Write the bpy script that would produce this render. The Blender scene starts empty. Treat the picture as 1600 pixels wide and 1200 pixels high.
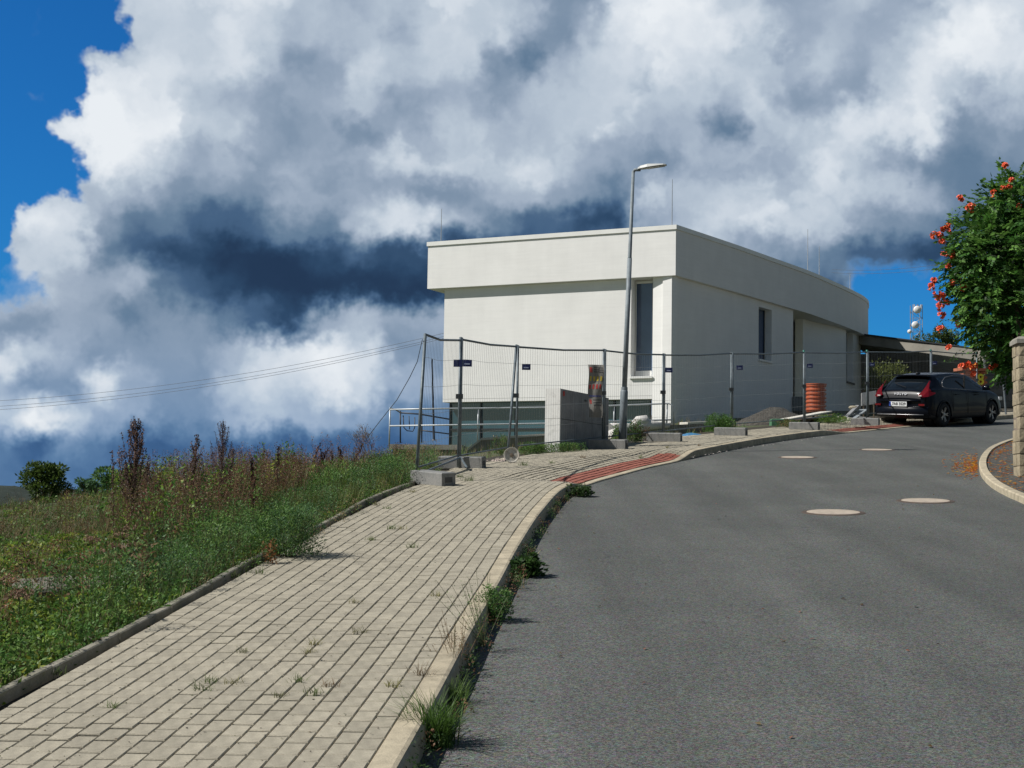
import bpy, bmesh, math, random
import numpy as np
from mathutils import Vector, Matrix
R = math.radians
random.seed(7)
rng = np.random.default_rng(11)
scene = bpy.context.scene
col = scene.collection

# ---------------------------------------------------------------- camera
EYE = Vector((0.0, 0.0, 1.6))
FOC = 2400.0                       # focal length in photo pixels (1600 wide)
PITCH = math.atan(178.0 / FOC); ROLL = R(0.9)
F0 = Vector((0, math.cos(PITCH), math.sin(PITCH))); R0 = Vector((1, 0, 0)); U0 = R0.cross(F0)
RV = R0 * math.cos(ROLL) + U0 * math.sin(ROLL)
UV = U0 * math.cos(ROLL) - R0 * math.sin(ROLL)
cam_d = bpy.data.cameras.new("camera"); cam = bpy.data.objects.new("camera", cam_d); col.objects.link(cam)
cam.matrix_world = Matrix(((RV.x, UV.x, -F0.x, EYE.x), (RV.y, UV.y, -F0.y, EYE.y), (RV.z, UV.z, -F0.z, EYE.z), (0, 0, 0, 1)))
cam_d.sensor_width = 36.0; cam_d.lens = 36.0 * FOC / 1600.0
cam_d.clip_start = 0.1; cam_d.clip_end = 8000
scene.camera = cam
scene.render.resolution_x = 1024; scene.render.resolution_y = 768

# ---------------------------------------------------------------- sun and exposure
SUN = Vector((-1.0, -0.2, 0.0)).normalized(); EL = R(46)
SD = Vector((SUN.x * math.cos(EL), SUN.y * math.cos(EL), math.sin(EL)))
sun_d = bpy.data.lights.new("sun", 'SUN'); sun_d.energy = 5.0; sun_d.angle = R(0.53); sun_d.color = (1.0, 0.965, 0.91)
sun = bpy.data.objects.new("sun", sun_d); col.objects.link(sun)
sun.rotation_euler = SD.to_track_quat('Z', 'Y').to_euler()
sun.location = (-30, -10, 40)
scene.view_settings.view_transform = 'Standard'; scene.view_settings.look = 'None'
scene.view_settings.exposure = 0.0; scene.view_settings.gamma = 1.0
scene.view_settings.use_curve_mapping = False

# ---------------------------------------------------------------- world: Nishita sky behind procedural clouds
world = bpy.data.worlds.new("World"); scene.world = world; world.use_nodes = True
nt = world.node_tree; nt.nodes.clear()
def N(t, **kw):
    n = nt.nodes.new(t)
    for k, v in kw.items(): setattr(n, k, v)
    return n
def L(a, b): nt.links.new(a, b)
def math_(op, a, b=None, c=None, clamp=False):
    n = N('ShaderNodeMath', operation=op); n.use_clamp = clamp
    for i, v in enumerate((a, b, c)):
        if v is None: continue
        if isinstance(v, (int, float)): n.inputs[i].default_value = v
        else: L(v, n.inputs[i])
    return n.outputs[0]
def vmath(op, a, b=None, sc=None):
    n = N('ShaderNodeVectorMath', operation=op)
    for i, v in enumerate((a, b)):
        if v is None: continue
        if isinstance(v, (tuple, list, Vector)): n.inputs[i].default_value = tuple(v)
        else: L(v, n.inputs[i])
    if sc is not None:
        if isinstance(sc, (int, float)): n.inputs['Scale'].default_value = sc
        else: L(sc, n.inputs['Scale'])
    return n.outputs['Value'] if op in ('DOT_PRODUCT', 'LENGTH') else n.outputs['Vector']
def sstep(v, lo, hi):
    n = N('ShaderNodeMapRange', interpolation_type='SMOOTHSTEP')
    L(v, n.inputs['Value']); n.inputs['From Min'].default_value = lo; n.inputs['From Max'].default_value = hi
    return n.outputs['Result']
def noise(vec, scale, detail=5.0, rough=0.55, dist=0.0):
    n = N('ShaderNodeTexNoise'); L(vec, n.inputs['Vector'])
    n.inputs['Scale'].default_value = scale; n.inputs['Detail'].default_value = detail
    n.inputs['Roughness'].default_value = rough; n.inputs['Distortion'].default_value = dist
    return n.outputs
tc = N('ShaderNodeTexCoord')
D = tc.outputs['Generated']
# direction in the frame of the cloud bank: s to its right, t upwards
den = math_('MAXIMUM', vmath('DOT_PRODUCT', D, F0), 0.05)
s_raw = math_('DIVIDE', vmath('DOT_PRODUCT', D, RV), den)
t_raw = math_('DIVIDE', vmath('DOT_PRODUCT', D, UV), den)
# domain warp, three octaves of swirls
w1 = noise(D, 9.0, 2.0, 0.5)['Color']; w2 = noise(D, 30.0, 2.0, 0.55)['Color']; w3 = noise(D, 120.0, 2.0, 0.6)['Color']
wv = vmath('ADD', vmath('SCALE', vmath('SUBTRACT', w1, (.5, .5, .5)), sc=0.026),
           vmath('ADD', vmath('SCALE', vmath('SUBTRACT', w2, (.5, .5, .5)), sc=0.028), vmath('SCALE', vmath('SUBTRACT', w3, (.5, .5, .5)), sc=0.016)))
sx = N('ShaderNodeSeparateXYZ'); L(wv, sx.inputs[0])
s_ = math_('ADD', s_raw, sx.outputs[0]); t_ = math_('ADD', t_raw, sx.outputs[2])
U_ = math_('ADD', math_('MULTIPLY', s_, FOC / 1600.0), 0.5, clamp=True)          # 0..1 across the bank
V_ = math_('MULTIPLY', math_('SUBTRACT', 600.0 / FOC, t_), FOC / 50.0)           # rows, 0 on top
# cloud bank, top row first: 0 darkest .. 9 brightest cloud, B open blue, C thin veil
B, C = -1, -2
ROWS = [
 [B, C, B, C, 8, 8, 8, 8, 8, 7, 7, 7, 7, 8, 8, 8, 7, 5, 5, 8, 8, 8, 7, 7, 6, 6, 7, 6, 6, 7, 7, 7],
 [B, C, B, B, 8, 8, 8, 9, 8, 7, 7, 7, 6, 8, 8, 8, 6, 5, 6, 8, 8, 8, 8, 7, 6, 6, 6, 6, 7, 8, 8, 6],
 [B, B, C, 8, 8, 8, 8, 9, 7, 5, 6, 8, 8, 8, 8, 5, 4, 7, 8, 8, 8, 7, 7, 6, 6, 7, 6, 7, 8, 8, 8, 7],
 [B, C, B, 8, 8, 8, 7, 6, 5, 6, 6, 7, 6, 6, 7, 6, 7, 7, 7, 7, 6, 6, 5, 6, 5, 5, 5, 8, 8, 7, 6, 6],
 [B, B, 8, 9, 8, 9, 8, 7, 6, 5, 5, 4, 6, 7, 7, 7, 7, 7, 7, 6, 5, 5, 3, 6, 8, 7, 8, 8, 8, 5, 5, 4],
 [B, B, B, 8, 7, 6, 5, 5, 5, 6, 5, 5, 7, 7, 7, 7, 8, 6, 5, 5, 4, 6, 6, 7, 7, 8, 7, 6, 4, 4, 4, 4],
 [B, B, B, 5, 5, 4, 4, 4, 4, 5, 5, 5, 5, 4, 4, 5, 5, 4, 4, 3, 7, 8, 8, 8, 7, 8, 8, 8, 7, 4, 3, 3],
 [B, 8, 7, 4, 3, 3, 2, 2, 2, 3, 3, 5, 7, 7, 5, 3, 2, 2, 1, 1, 6, 7, 8, 8, 7, 7, 6, 5, 4, 2, 2, 2],
 [B, 6, 7, 3, 2, 1, 1, 0, 0, 0, 1, 2, 1, 1, 1, 1, 1, 2, 3, 3, 4, 5, 6, 5, 4, 3, 2, 2, 1, 1, 2, 2],
 [C, C, 5, 5, 6, 3, 2, 1, 0, 0, 0, 0, 0, 0, 1, 1, 2, 2, 2, 2, 3, 3, 3, 2, 2, 2, C, C, C, B, B, B],
 [4, 4, 5, 5, 3, 4, 4, 3, 2, 1, 5, 6, 5, 5, 5, 5, 4, 4, 3, 3, 4, 4, 4, 4, B, B, B, B, B, B, B, B],
 [7, 6, 5, 4, 4, 4, 4, 5, 7, 8, 9, 7, 4, 4, 4, 4, 5, 5, 5, 6, 5, 5, 4, 4, B, B, B, B, B, B, B, B],
 [5, 4, 4, 8, 5, 4, 4, 6, 7, 7, 8, 6, 5, 5, 4, 4, 5, 5, 6, 5, 4, 5, 5, 5, B, B, B, B, B, B, B, B],
 [6, 9, 7, 5, 5, 4, 4, 5, 6, 5, 5, 4, 3, 3, 3, 3, 4, 4, 5, 5, 5, 5, 4, 4, B, B, B, B, B, B, B, B],
 [3, 2, 4, 3, 2, 2, 3, 2, 2, 2, 2, 2, 2, 3, 3, 3, 3, 3, 3, 3, 4, 3, 3, 3, B, B, B, B, B, B, B, B],
 [3, 3, 3, 3, 3, 3, 3, 3, 3, 3, 3, 3, 3, 3, 3, 3, 3, 3, 3, 3, 3, 3, 3, 3, B, B, B, B, B, B, B, B],
 [5, 5, 5, 5, 5, 5, 5, 5, 5, 5, 5, 5, 5, 5, 5, 5, 5, 5, 5, 5, 5, 5, 5, 5, C, C, C, C, C, C, C, C],
]
acc = None
for i, row in enumerate(ROWS):
    rp = N('ShaderNodeValToRGB'); cr = rp.color_ramp; cr.interpolation = 'EASE'
    L(U_, rp.inputs[0])
    for j, ch in enumerate(row):
        cov, lum = (0.0, 0.6) if ch == B else (0.42, 0.66) if ch == C else (1.0, (ch + 0.2) / 9.6)
        e = cr.elements[0] if j == 0 else cr.elements[-1] if j == 31 else cr.elements.new(j / 31.0)
        if j == 31: e.position = 1.0
        e.color = (cov, lum, 0, 1)
    src = V_ if 0 < i < len(ROWS) - 1 else V_
    if i == 0: src = math_('MAXIMUM', V_, 0.0)
    if i == len(ROWS) - 1: src = math_('MINIMUM', V_, float(i))
    hat = math_('SUBTRACT', 1.0, math_('ABSOLUTE', math_('SUBTRACT', src, float(i))), clamp=True)
    wgt = sstep(hat, 0.0, 1.0)
    term = vmath('SCALE', rp.outputs[0], sc=wgt)
    acc = term if acc is None else vmath('ADD', acc, term)
sa = N('ShaderNodeSeparateXYZ'); L(acc, sa.inputs[0])
# generic cloud field for the rest of the sky
DS = vmath('MULTIPLY', D, (1, 1, 1.8))
g1 = noise(DS, 3.2, 4.0, 0.55)['Fac']
covg = sstep(g1, 0.50, 0.63)
lumg = math_('ADD', math_('MULTIPLY', noise(DS, 4.7, 2.0, 0.5)['Fac'], 1.1), -0.32, clamp=True)
inside = math_('MULTIPLY', math_('MULTIPLY', sstep(math_('ABSOLUTE', s_raw), 0.52, 0.36), sstep(math_('ABSOLUTE', t_raw), 0.44, 0.27)),
               sstep(vmath('DOT_PRODUCT', D, F0), 0.1, 0.3))
def lerp(a, b, f): return math_('ADD', a, math_('MULTIPLY', math_('SUBTRACT', b, a), f))
cov0 = lerp(covg, sa.outputs[0], inside); lum0 = lerp(lumg, sa.outputs[1], inside)
# billows: the same puffy noise taken twice, a little towards the sun, gives lit and shaded sides
def vor(vec, sc):
    v = N('ShaderNodeTexVoronoi', feature='F1'); L(vec, v.inputs['Vector']); v.inputs['Scale'].default_value = sc; return v.outputs['Distance']
def puff(vec):
    return math_('ADD', noise(vec, 6.5, 5.0, 0.50, 0.0)['Fac'], math_('ADD', math_('MULTIPLY', vor(vec, 9.0), -0.34), math_('MULTIPLY', vor(vec, 23.0), -0.15)))
DW = vmath('ADD', D, vmath('SCALE', wv, sc=0.9))
pa = puff(DW); pb = puff(vmath('ADD', DW, (-0.013, 0.0, 0.018)))
relief = math_('SUBTRACT', pa, pb)
covn = math_('ADD', cov0, math_('MULTIPLY', math_('SUBTRACT', pa, 0.27), 1.4))
lobe = vmath('ADD', D, vmath('SCALE', wv, sc=1.2))
lb1 = math_('ADD', noise(lobe, 6.5, 4.0, 0.5)['Fac'], math_('MULTIPLY', vor(lobe, 11.0), -0.28))
crisp = math_('SUBTRACT', math_('ADD', math_('MULTIPLY', sstep(lb1, 0.33, 0.40), 0.6), math_('MULTIPLY', sstep(lb1, 0.40, 0.52), 0.4)), 0.5)
cov = math_('MULTIPLY', sstep(covn, 0.30, 0.78), 1.0)
cov = math_('MAXIMUM', cov, math_('MULTIPLY', sstep(cov0, 0.75, 1.0), 1.0))
amp = math_('ADD', 0.10, math_('MULTIPLY', sstep(lum0, 0.2, 0.75), 0.62))
lum = math_('ADD', math_('ADD', lum0, math_('MULTIPLY', relief, amp)), math_('MULTIPLY', crisp, math_('MULTIPLY', amp, 0.20)))
lum = math_('ADD', lum, math_('MULTIPLY', math_('SUBTRACT', noise(DW, 22.0, 4.0, 0.5)['Fac'], 0.5), math_('MULTIPLY', amp, 0.14)), clamp=True)
CR = N('ShaderNodeValToRGB'); L(lum, CR.inputs[0])
def srgb(r, g, b): 
    f = lambda c: (c / 255 / 12.92) if c / 255 <= 0.04045 else ((c / 255 + 0.055) / 1.055) ** 2.4
    return (f(r), f(g), f(b), 1)
stops = [(0, (34, 53, 80)), (.12, (46, 72, 102)), (.24, (70, 98, 130)), (.36, (101, 126, 152)), (.48, (131, 150, 172)), (.6, (158, 173, 192)), (.72, (184, 197, 211)), (.84, (208, 217, 227)), (1, (233, 238, 243))]
for k, (p_, c_) in enumerate(stops):
    e = CR.color_ramp.elements[0] if k == 0 else CR.color_ramp.elements[-1] if k == len(stops) - 1 else CR.color_ramp.elements.new(p_)
    e.position = p_; e.color = srgb(*c_)
sky = N('ShaderNodeTexSky', sky_type='NISHITA'); sky.sun_disc = False
sky.sun_elevation = EL; sky.sun_rotation = math.atan2(SD.x, SD.y)
sky.altitude = 300; sky.air_density = 1.0; sky.dust_density = 0.3; sky.ozone_density = 3.0
skyc = N('ShaderNodeMix', data_type='RGBA', blend_type='MULTIPLY'); skyc.inputs['Factor'].default_value = 1.0
SKYS = 0.10
L(sky.outputs[0], skyc.inputs['A']); _tm = N('ShaderNodeMix', data_type='RGBA'); L(inside, _tm.inputs['Factor']); _tm.inputs['A'].default_value = (0.62, 0.56, 0.46, 1); _tm.inputs['B'].default_value = (0.085, 0.50, 0.94, 1); L(_tm.outputs['Result'], skyc.inputs['B'])
# distant air near the horizon is bluer under the clouds
zz = N('ShaderNodeSeparateXYZ'); L(D, zz.inputs[0])
lowf = math_('MULTIPLY', sstep(zz.outputs[2], 0.13, 0.01), sstep(lum, 0.95, 0.25))
blu = N('ShaderNodeMix', data_type='RGBA'); L(math_('MULTIPLY', lowf, 0.65), blu.inputs['Factor'])
L(CR.outputs[0], blu.inputs['A'])
tint = N('ShaderNodeMix', data_type='RGBA', blend_type='MULTIPLY'); tint.inputs['Factor'].default_value = 1
L(CR.outputs[0], tint.inputs['A']); tint.inputs['B'].default_value = (0.70, 1.0, 1.32, 1); L(tint.outputs['Result'], blu.inputs['B'])
cs = N('ShaderNodeMix', data_type='RGBA', blend_type='MULTIPLY'); cs.inputs['Factor'].default_value = 1
L(blu.outputs['Result'], cs.inputs['A']); cs.inputs['B'].default_value = (1 / SKYS, 1 / SKYS, 1 / SKYS, 1)
mx = N('ShaderNodeMix', data_type='RGBA'); L(cov, mx.inputs['Factor']); L(skyc.outputs['Result'], mx.inputs['A']); L(cs.outputs['Result'], mx.inputs['B'])
below = sstep(zz.outputs[2], -0.02, -0.06)
gm = N('ShaderNodeMix', data_type='RGBA'); L(below, gm.inputs['Factor']); L(mx.outputs['Result'], gm.inputs['A']); gm.inputs['B'].default_value = (0.35, 0.38, 0.30, 1)
bg = N('ShaderNodeBackground'); L(gm.outputs['Result'], bg.inputs[0]); bg.inputs[1].default_value = SKYS
wo = N('ShaderNodeOutputWorld'); L(bg.outputs[0], wo.inputs[0])
world.cycles.sampling_method = 'MANUAL'; world.cycles.sample_map_resolution = 512

# ---------------------------------------------------------------- helpers
def smooth(x, a, b):
    t = min(1.0, max(0.0, (x - a) / (b - a))) if a != b else 0.0
    return t * t * (3 - 2 * t)
GA, GB = 0.0875, 0.018                                   # the street climbs away from the camera
def G(x, y): return GA * y + GB * x
GN = Vector((-GB, -GA, 1)).normalized()
def ray(px, py): return F0 + RV * ((px - 800) / FOC) - UV * ((py - 600) / FOC)
def gp(px, py, dz=0.0):                                  # photo point on the street plane (raised by dz)
    d = ray(px, py); t = (-1.6 + dz) / (d.z - GA * d.y - GB * d.x); return EYE + d * t
def ap(px, py, Y):                                       # photo point at distance Y
    d = ray(px, py); return EYE + d * (Y / d.y)
def az(px, py, z):
    d = ray(px, py); return EYE + d * ((z - 1.6) / d.z)

MATS = {}
def mat(name, c, rough=0.8, var=0.12, scale=6.0, bump=0.0, bscale=60.0, metal=0.0, spec=0.5, c2=None, speck=0.0, sscale=180.0, island=0.0, detail=6.0, fac=(0.35, 0.65)):
    if name in MATS: return MATS[name]
    m = bpy.data.materials.new(name); m.use_nodes = True; t = m.node_tree; b = t.nodes['Principled BSDF']
    b.inputs['Roughness'].default_value = rough; b.inputs['Metallic'].default_value = metal
    b.inputs['Specular IOR Level'].default_value = spec
    tcn = t.nodes.new('ShaderNodeTexCoord'); n1 = t.nodes.new('ShaderNodeTexNoise'); n1.inputs['Scale'].default_value = scale
    n1.inputs['Detail'].default_value = detail; n1.inputs['Roughness'].default_value = 0.6
    t.links.new(tcn.outputs['Object'], n1.inputs['Vector'])
    mr = t.nodes.new('ShaderNodeMapRange'); t.links.new(n1.outputs['Fac'], mr.inputs[0]); mr.inputs[1].default_value = fac[0]; mr.inputs[2].default_value = fac[1]
    mixn = t.nodes.new('ShaderNodeMix'); mixn.data_type = 'RGBA'; t.links.new(mr.outputs[0], mixn.inputs['Factor'])
    cA = tuple(v * (1 - var) for v in c) if c2 is None else c
    cB = tuple(v * (1 + var) for v in c) if c2 is None else c2
    mixn.inputs['A'].default_value = (*cA, 1); mixn.inputs['B'].default_value = (*cB, 1)
    out = mixn.outputs['Result']
    if speck > 0:
        vo = t.nodes.new('ShaderNodeTexVoronoi'); vo.inputs['Scale'].default_value = sscale; t.links.new(tcn.outputs['Object'], vo.inputs['Vector'])
        sh = t.nodes.new('ShaderNodeSeparateXYZ'); t.links.new(vo.outputs['Color'], sh.inputs[0])
        m2 = t.nodes.new('ShaderNodeMapRange'); t.links.new(sh.outputs[0], m2.inputs[0]); m2.inputs[3].default_value = 1 - speck; m2.inputs[4].default_value = 1 + speck
        mu = t.nodes.new('ShaderNodeMix'); mu.data_type = 'RGBA'; mu.blend_type = 'MULTIPLY'; mu.inputs['Factor'].default_value = 1
        t.links.new(out, mu.inputs['A']); t.links.new(m2.outputs[0], mu.inputs['B']); out = mu.outputs['Result']
    if island > 0:
        ge = t.nodes.new('ShaderNodeNewGeometry'); oi = t.nodes.new('ShaderNodeObjectInfo')
        ad = t.nodes.new('ShaderNodeMath'); ad.operation = 'ADD'; t.links.new(ge.outputs['Random Per Island'], ad.inputs[0]); t.links.new(oi.outputs['Random'], ad.inputs[1])
        fr = t.nodes.new('ShaderNodeMath'); fr.operation = 'FRACT'; t.links.new(ad.outputs[0], fr.inputs[0])
        m3 = t.nodes.new('ShaderNodeMapRange'); t.links.new(fr.outputs[0], m3.inputs[0]); m3.inputs[3].default_value = 1 - island; m3.inputs[4].default_value = 1 + island
        mu = t.nodes.new('ShaderNodeMix'); mu.data_type = 'RGBA'; mu.blend_type = 'MULTIPLY'; mu.inputs['Factor'].default_value = 1
        t.links.new(out, mu.inputs['A']); t.links.new(m3.outputs[0], mu.inputs['B']); out = mu.outputs['Result']
    t.links.new(out, b.inputs['Base Color'])
    if bump > 0:
        n2 = t.nodes.new('ShaderNodeTexNoise'); n2.inputs['Scale'].default_value = bscale; n2.inputs['Detail'].default_value = 4
        t.links.new(tcn.outputs['Object'], n2.inputs['Vector'])
        bn = t.nodes.new('ShaderNodeBump'); bn.inputs['Strength'].default_value = bump; bn.inputs['Distance'].default_value = 0.01
        t.links.new(n2.outputs['Fac'], bn.inputs['Height']); t.links.new(bn.outputs[0], b.inputs['Normal'])
    MATS[name] = m; return m

class MB:
    def __init__(s): s.v = []; s.f = []
    def add(s, vs, fs):
        o = len(s.v); s.v += [tuple(v) for v in vs]; s.f += [tuple(i + o for i in f) for f in fs]; return s
    def quad(s, a, b, c, d): return s.add([a, b, c, d], [(0, 1, 2, 3)])
    def box(s, c, d, M=None, top=1.0):
        x, y, z = d[0] / 2, d[1] / 2, d[2] / 2
        vs = [Vector((i * x * (top if k > 0 else 1), j * y * (top if k > 0 else 1), k * z)) + Vector(c) for k in (-1, 1) for j in (-1, 1) for i in (-1, 1)]
        if M is not None: vs = [M @ v for v in vs]
        return s.add(vs, [(0, 2, 3, 1), (4, 5, 7, 6), (0, 1, 5, 4), (2, 6, 7, 3), (0, 4, 6, 2), (1, 3, 7, 5)])
    def cbox(s, c, d, ch=0.01, M=None):                   # box whose top edges are chamfered
        x, y, z = d[0] / 2, d[1] / 2, d[2] / 2; C = Vector(c)
        vs = []
        for (xx, yy, zz) in ((x, y, -z), (x, y, z - ch), (x - ch, y - ch, z)):
            vs += [C + Vector(p) for p in ((-xx, -yy, zz), (xx, -yy, zz), (xx, yy, zz), (-xx, yy, zz))]
        if M is not None: vs = [M @ v for v in vs]
        f = [(0, 3, 2, 1), (8, 9, 10, 11)]
        for a in (0, 4):
            for i in range(4): j = (i + 1) % 4; f.append((a + i, a + j, a + 4 + j, a + 4 + i))
        return s.add(vs, f)
    def tube(s, pts, r, n=8, cap=True):
        pts = [Vector(p) for p in pts]; rs = r if isinstance(r, (list, tuple)) else [r] * len(pts)
        vs = []; prev = None
        for i, p in enumerate(pts):
            t = (pts[min(i + 1, len(pts) - 1)] - pts[max(i - 1, 0)])
            t = t.normalized() if t.length > 1e-9 else Vector((0, 0, 1))
            a = prev if prev is not None else (Vector((1, 0, 0)) if abs(t.x) < 0.8 else Vector((0, 1, 0)))
            a = (a - t * a.dot(t)).normalized(); b = t.cross(a); prev = a
            vs += [p + (a * math.cos(2 * math.pi * k / n) + b * math.sin(2 * math.pi * k / n)) * rs[i] for k in range(n)]
        fs = [(i * n + k, i * n + (k + 1) % n, (i + 1) * n + (k + 1) % n, (i + 1) * n + k) for i in range(len(pts) - 1) for k in range(n)]
        if cap: fs += [tuple(reversed(range(n))), tuple((len(pts) - 1) * n + k for k in range(n))]
        return s.add(vs, fs)
    def lathe(s, prof, n=24, M=None):                      # prof: (r, z)
        vs = [Vector((r * math.cos(2 * math.pi * k / n), r * math.sin(2 * math.pi * k / n), z)) for r, z in prof for k in range(n)]
        if M is not None: vs = [M @ v for v in vs]
        fs = [(i * n + k, i * n + (k + 1) % n, (i + 1) * n + (k + 1) % n, (i + 1) * n + k) for i in range(len(prof) - 1) for k in range(n)]
        return s.add(vs, fs)
    def prism(s, poly, z0, z1, M=None):                    # poly CCW in plan; z0/z1 number or per-vertex list
        n = len(poly); a = z0 if isinstance(z0, (list, tuple)) else [z0] * n; b = z1 if isinstance(z1, (list, tuple)) else [z1] * n
        vs = [Vector((p[0], p[1], a[i])) for i, p in enumerate(poly)] + [Vector((p[0], p[1], b[i])) for i, p in enumerate(poly)]
        if M is not None: vs = [M @ v for v in vs]
        return s.add(vs, [tuple(reversed(range(n))), tuple(range(n, 2 * n))] + [(i, (i + 1) % n, n + (i + 1) % n, n + i) for i in range(n)])
    def mesh(s, name, m, sm=False):
        me = bpy.data.meshes.new(name); me.from_pydata(s.v, [], s.f); me.validate(); me.update()
        if m: me.materials.append(m)
        if sm: me.polygons.foreach_set('use_smooth', [True] * len(me.polygons))
        return me
    def build(s, name, m, parent=None, sm=False, rel=False):
        """parts are given in the frame of their thing"""
        return obj(name, s.mesh(name, m, sm), parent)
def obj(name, me, parent=None):
    o = bpy.data.objects.new(name, me); col.objects.link(o)
    if parent is not None: o.parent = parent
    return o
def tag(o, label=None, cat=None, group=None, kind=None):
    if label: o['label'] = label
    if cat: o['category'] = cat
    if group: o['group'] = group
    if kind: o['kind'] = kind
    return o
def thing(name, label, cat, loc=(0, 0, 0), M=None, group=None):
    o = bpy.data.objects.new(name, None); col.objects.link(o)
    if M is not None: o.matrix_world = M
    else: o.location = loc
    return tag(o, label, cat, group)
def copy_tree(o, parent=None):
    c = o.copy(); col.objects.link(c); c.parent = parent
    for ch in list(o.children): copy_tree(ch, c)
    return c
def frame(p, fwd, up=Vector((0, 0, 1))):                   # local x = fwd, z = up-ish
    f = Vector(fwd).normalized(); u = (Vector(up) - f * f.dot(Vector(up))).normalized(); l = u.cross(f)
    return Matrix(((f.x, l.x, u.x, p[0]), (f.y, l.y, u.y, p[1]), (f.z, l.z, u.z, p[2]), (0, 0, 0, 1)))

# quad soup for foliage: every quad carries its own leaf colour
def leafmat():
    m = bpy.data.materials.new('leaf'); m.use_nodes = True; t = m.node_tree; b = t.nodes['Principled BSDF']
    at = t.nodes.new('ShaderNodeAttribute'); at.attribute_name = 'tint'
    b.inputs['Roughness'].default_value = 0.55; b.inputs['Specular IOR Level'].default_value = 0.35
    t.links.new(at.outputs['Color'], b.inputs['Base Color'])
    tr = t.nodes.new('ShaderNodeBsdfTranslucent'); t.links.new(at.outputs['Color'], tr.inputs['Color'])
    mx_ = t.nodes.new('ShaderNodeMixShader'); mx_.inputs[0].default_value = 0.36
    t.links.new(b.outputs[0], mx_.inputs[1]); t.links.new(tr.outputs[0], mx_.inputs[2]); t.links.new(mx_.outputs[0], t.nodes['Material Output'].inputs[0])
    return m
LEAF = leafmat()
class Soup:
    def __init__(s): s.q = []; s.c = []
    def add(s, q, c):
        q = np.asarray(q, float).reshape(-1, 4, 3); c = np.asarray(c, float)
        if c.ndim == 1: c = np.tile(c, (len(q), 1))
        s.q.append(q); s.c.append(c); return s
    def merge(s, o, M=None):
        q = np.concatenate(o.q); c = np.concatenate(o.c)
        if M is not None:
            m = np.array(M); q = q @ m[:3, :3].T + m[:3, 3]
        s.q.append(q); s.c.append(c)
    def mesh(s, name):
        q = np.concatenate(s.q); c = np.concatenate(s.c); n = len(q)
        me = bpy.data.meshes.new(name); me.vertices.add(4 * n); me.vertices.foreach_set('co', q.reshape(-1).astype(np.float32))
        me.loops.add(4 * n); me.loops.foreach_set('vertex_index', np.arange(4 * n, dtype=np.int32))
        me.polygons.add(n); me.polygons.foreach_set('loop_start', np.arange(0, 4 * n, 4, dtype=np.int32))
        me.update(calc_edges=True)
        a = me.attributes.new('tint', 'FLOAT_COLOR', 'FACE')
        a.data.foreach_set('color', np.concatenate([c, np.ones((n, 1))], 1).reshape(-1).astype(np.float32))
        me.materials.append(LEAF); return me
    def build(s, name, parent=None): return obj(name, s.mesh(name), parent)
def unit(v): return v / np.maximum(np.linalg.norm(v, axis=-1, keepdims=True), 1e-9)
def tints(n, cols, jit=0.25, w=None):
    cols = np.array(cols); k = rng.choice(len(cols), n, p=None if w is None else np.array(w) / sum(w))
    return np.clip(cols[k] * (1 + rng.normal(0, jit, (n, 1))), 0.004, 0.9)
def leaves(P, ln, wd, up=0.3, tilt=1.0, dirs=None):
    """rhombic leaves at points P"""
    n = len(P); ln = np.broadcast_to(ln, (n,)).reshape(n, 1); wd = np.broadcast_to(wd, (n,)).reshape(n, 1)
    d = rng.normal(0, 1, (n, 3)) if dirs is None else dirs + rng.normal(0, 0.35, (n, 3))
    d[:, 2] = d[:, 2] * tilt + up; d = unit(d)
    s = unit(np.cross(d, rng.normal(0, 1, (n, 3)) * np.array([.6, .6, 1]) + np.array([0, 0, .8])))
    nrm = np.cross(s, d); mid = P + d * ln * 0.45 - nrm * ln * 0.08
    return np.stack([P, mid + s * wd * .5, P + d * ln, mid - s * wd * .5], 1)
def blades(P, h, lean, w, curve=0.5, segs=3):
    """grass blades: strips of quads"""
    n = len(P); h = np.broadcast_to(h, (n,)).reshape(n, 1); w = np.broadcast_to(w, (n,)).reshape(n, 1)
    a = rng.uniform(0, 2 * np.pi, n); hd = np.stack([np.cos(a), np.sin(a), np.zeros(n)], 1); sd = np.stack([-np.sin(a), np.cos(a), np.zeros(n)], 1)
    ln = np.broadcast_to(lean, (n,)).reshape(n, 1) * rng.uniform(.4, 1.4, (n, 1)); qs = []
    def pt(t): return P + hd * ln * h * (t ** (1 + curve)) + np.array([0, 0, 1]) * h * (t - 0.35 * ln * t * t)
    for i in range(segs):
        t0, t1 = i / segs, (i + 1) / segs; w0, w1_ = w * (1 - t0 ** 1.5) * .5, w * (1 - t1 ** 1.5) * .5 + 0.0004
        qs.append(np.stack([pt(t0) - sd * w0, pt(t0) + sd * w0, pt(t1) + sd * w1_, pt(t1) - sd * w1_], 1))
    return np.concatenate(qs), np.tile(np.arange(n), segs)
def stems(A, B, r0, r1):
    """three-sided stems from A to B"""
    n = len(A); d = unit(B - A); s = unit(np.cross(d, np.array([.3, .8, .2]))); u = np.cross(d, s); qs = []
    r0 = np.broadcast_to(r0, (n,)).reshape(n, 1); r1 = np.broadcast_to(r1, (n,)).reshape(n, 1)
    c = [(math.cos(k * 2.0944), math.sin(k * 2.0944)) for k in range(3)]
    for k in range(3):
        (x0, y0), (x1, y1) = c[k], c[(k + 1) % 3]
        qs.append(np.stack([A + (s * x0 + u * y0) * r0, A + (s * x1 + u * y1) * r0, B + (s * x1 + u * y1) * r1, B + (s * x0 + u * y0) * r1], 1))
    return np.concatenate(qs)
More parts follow.
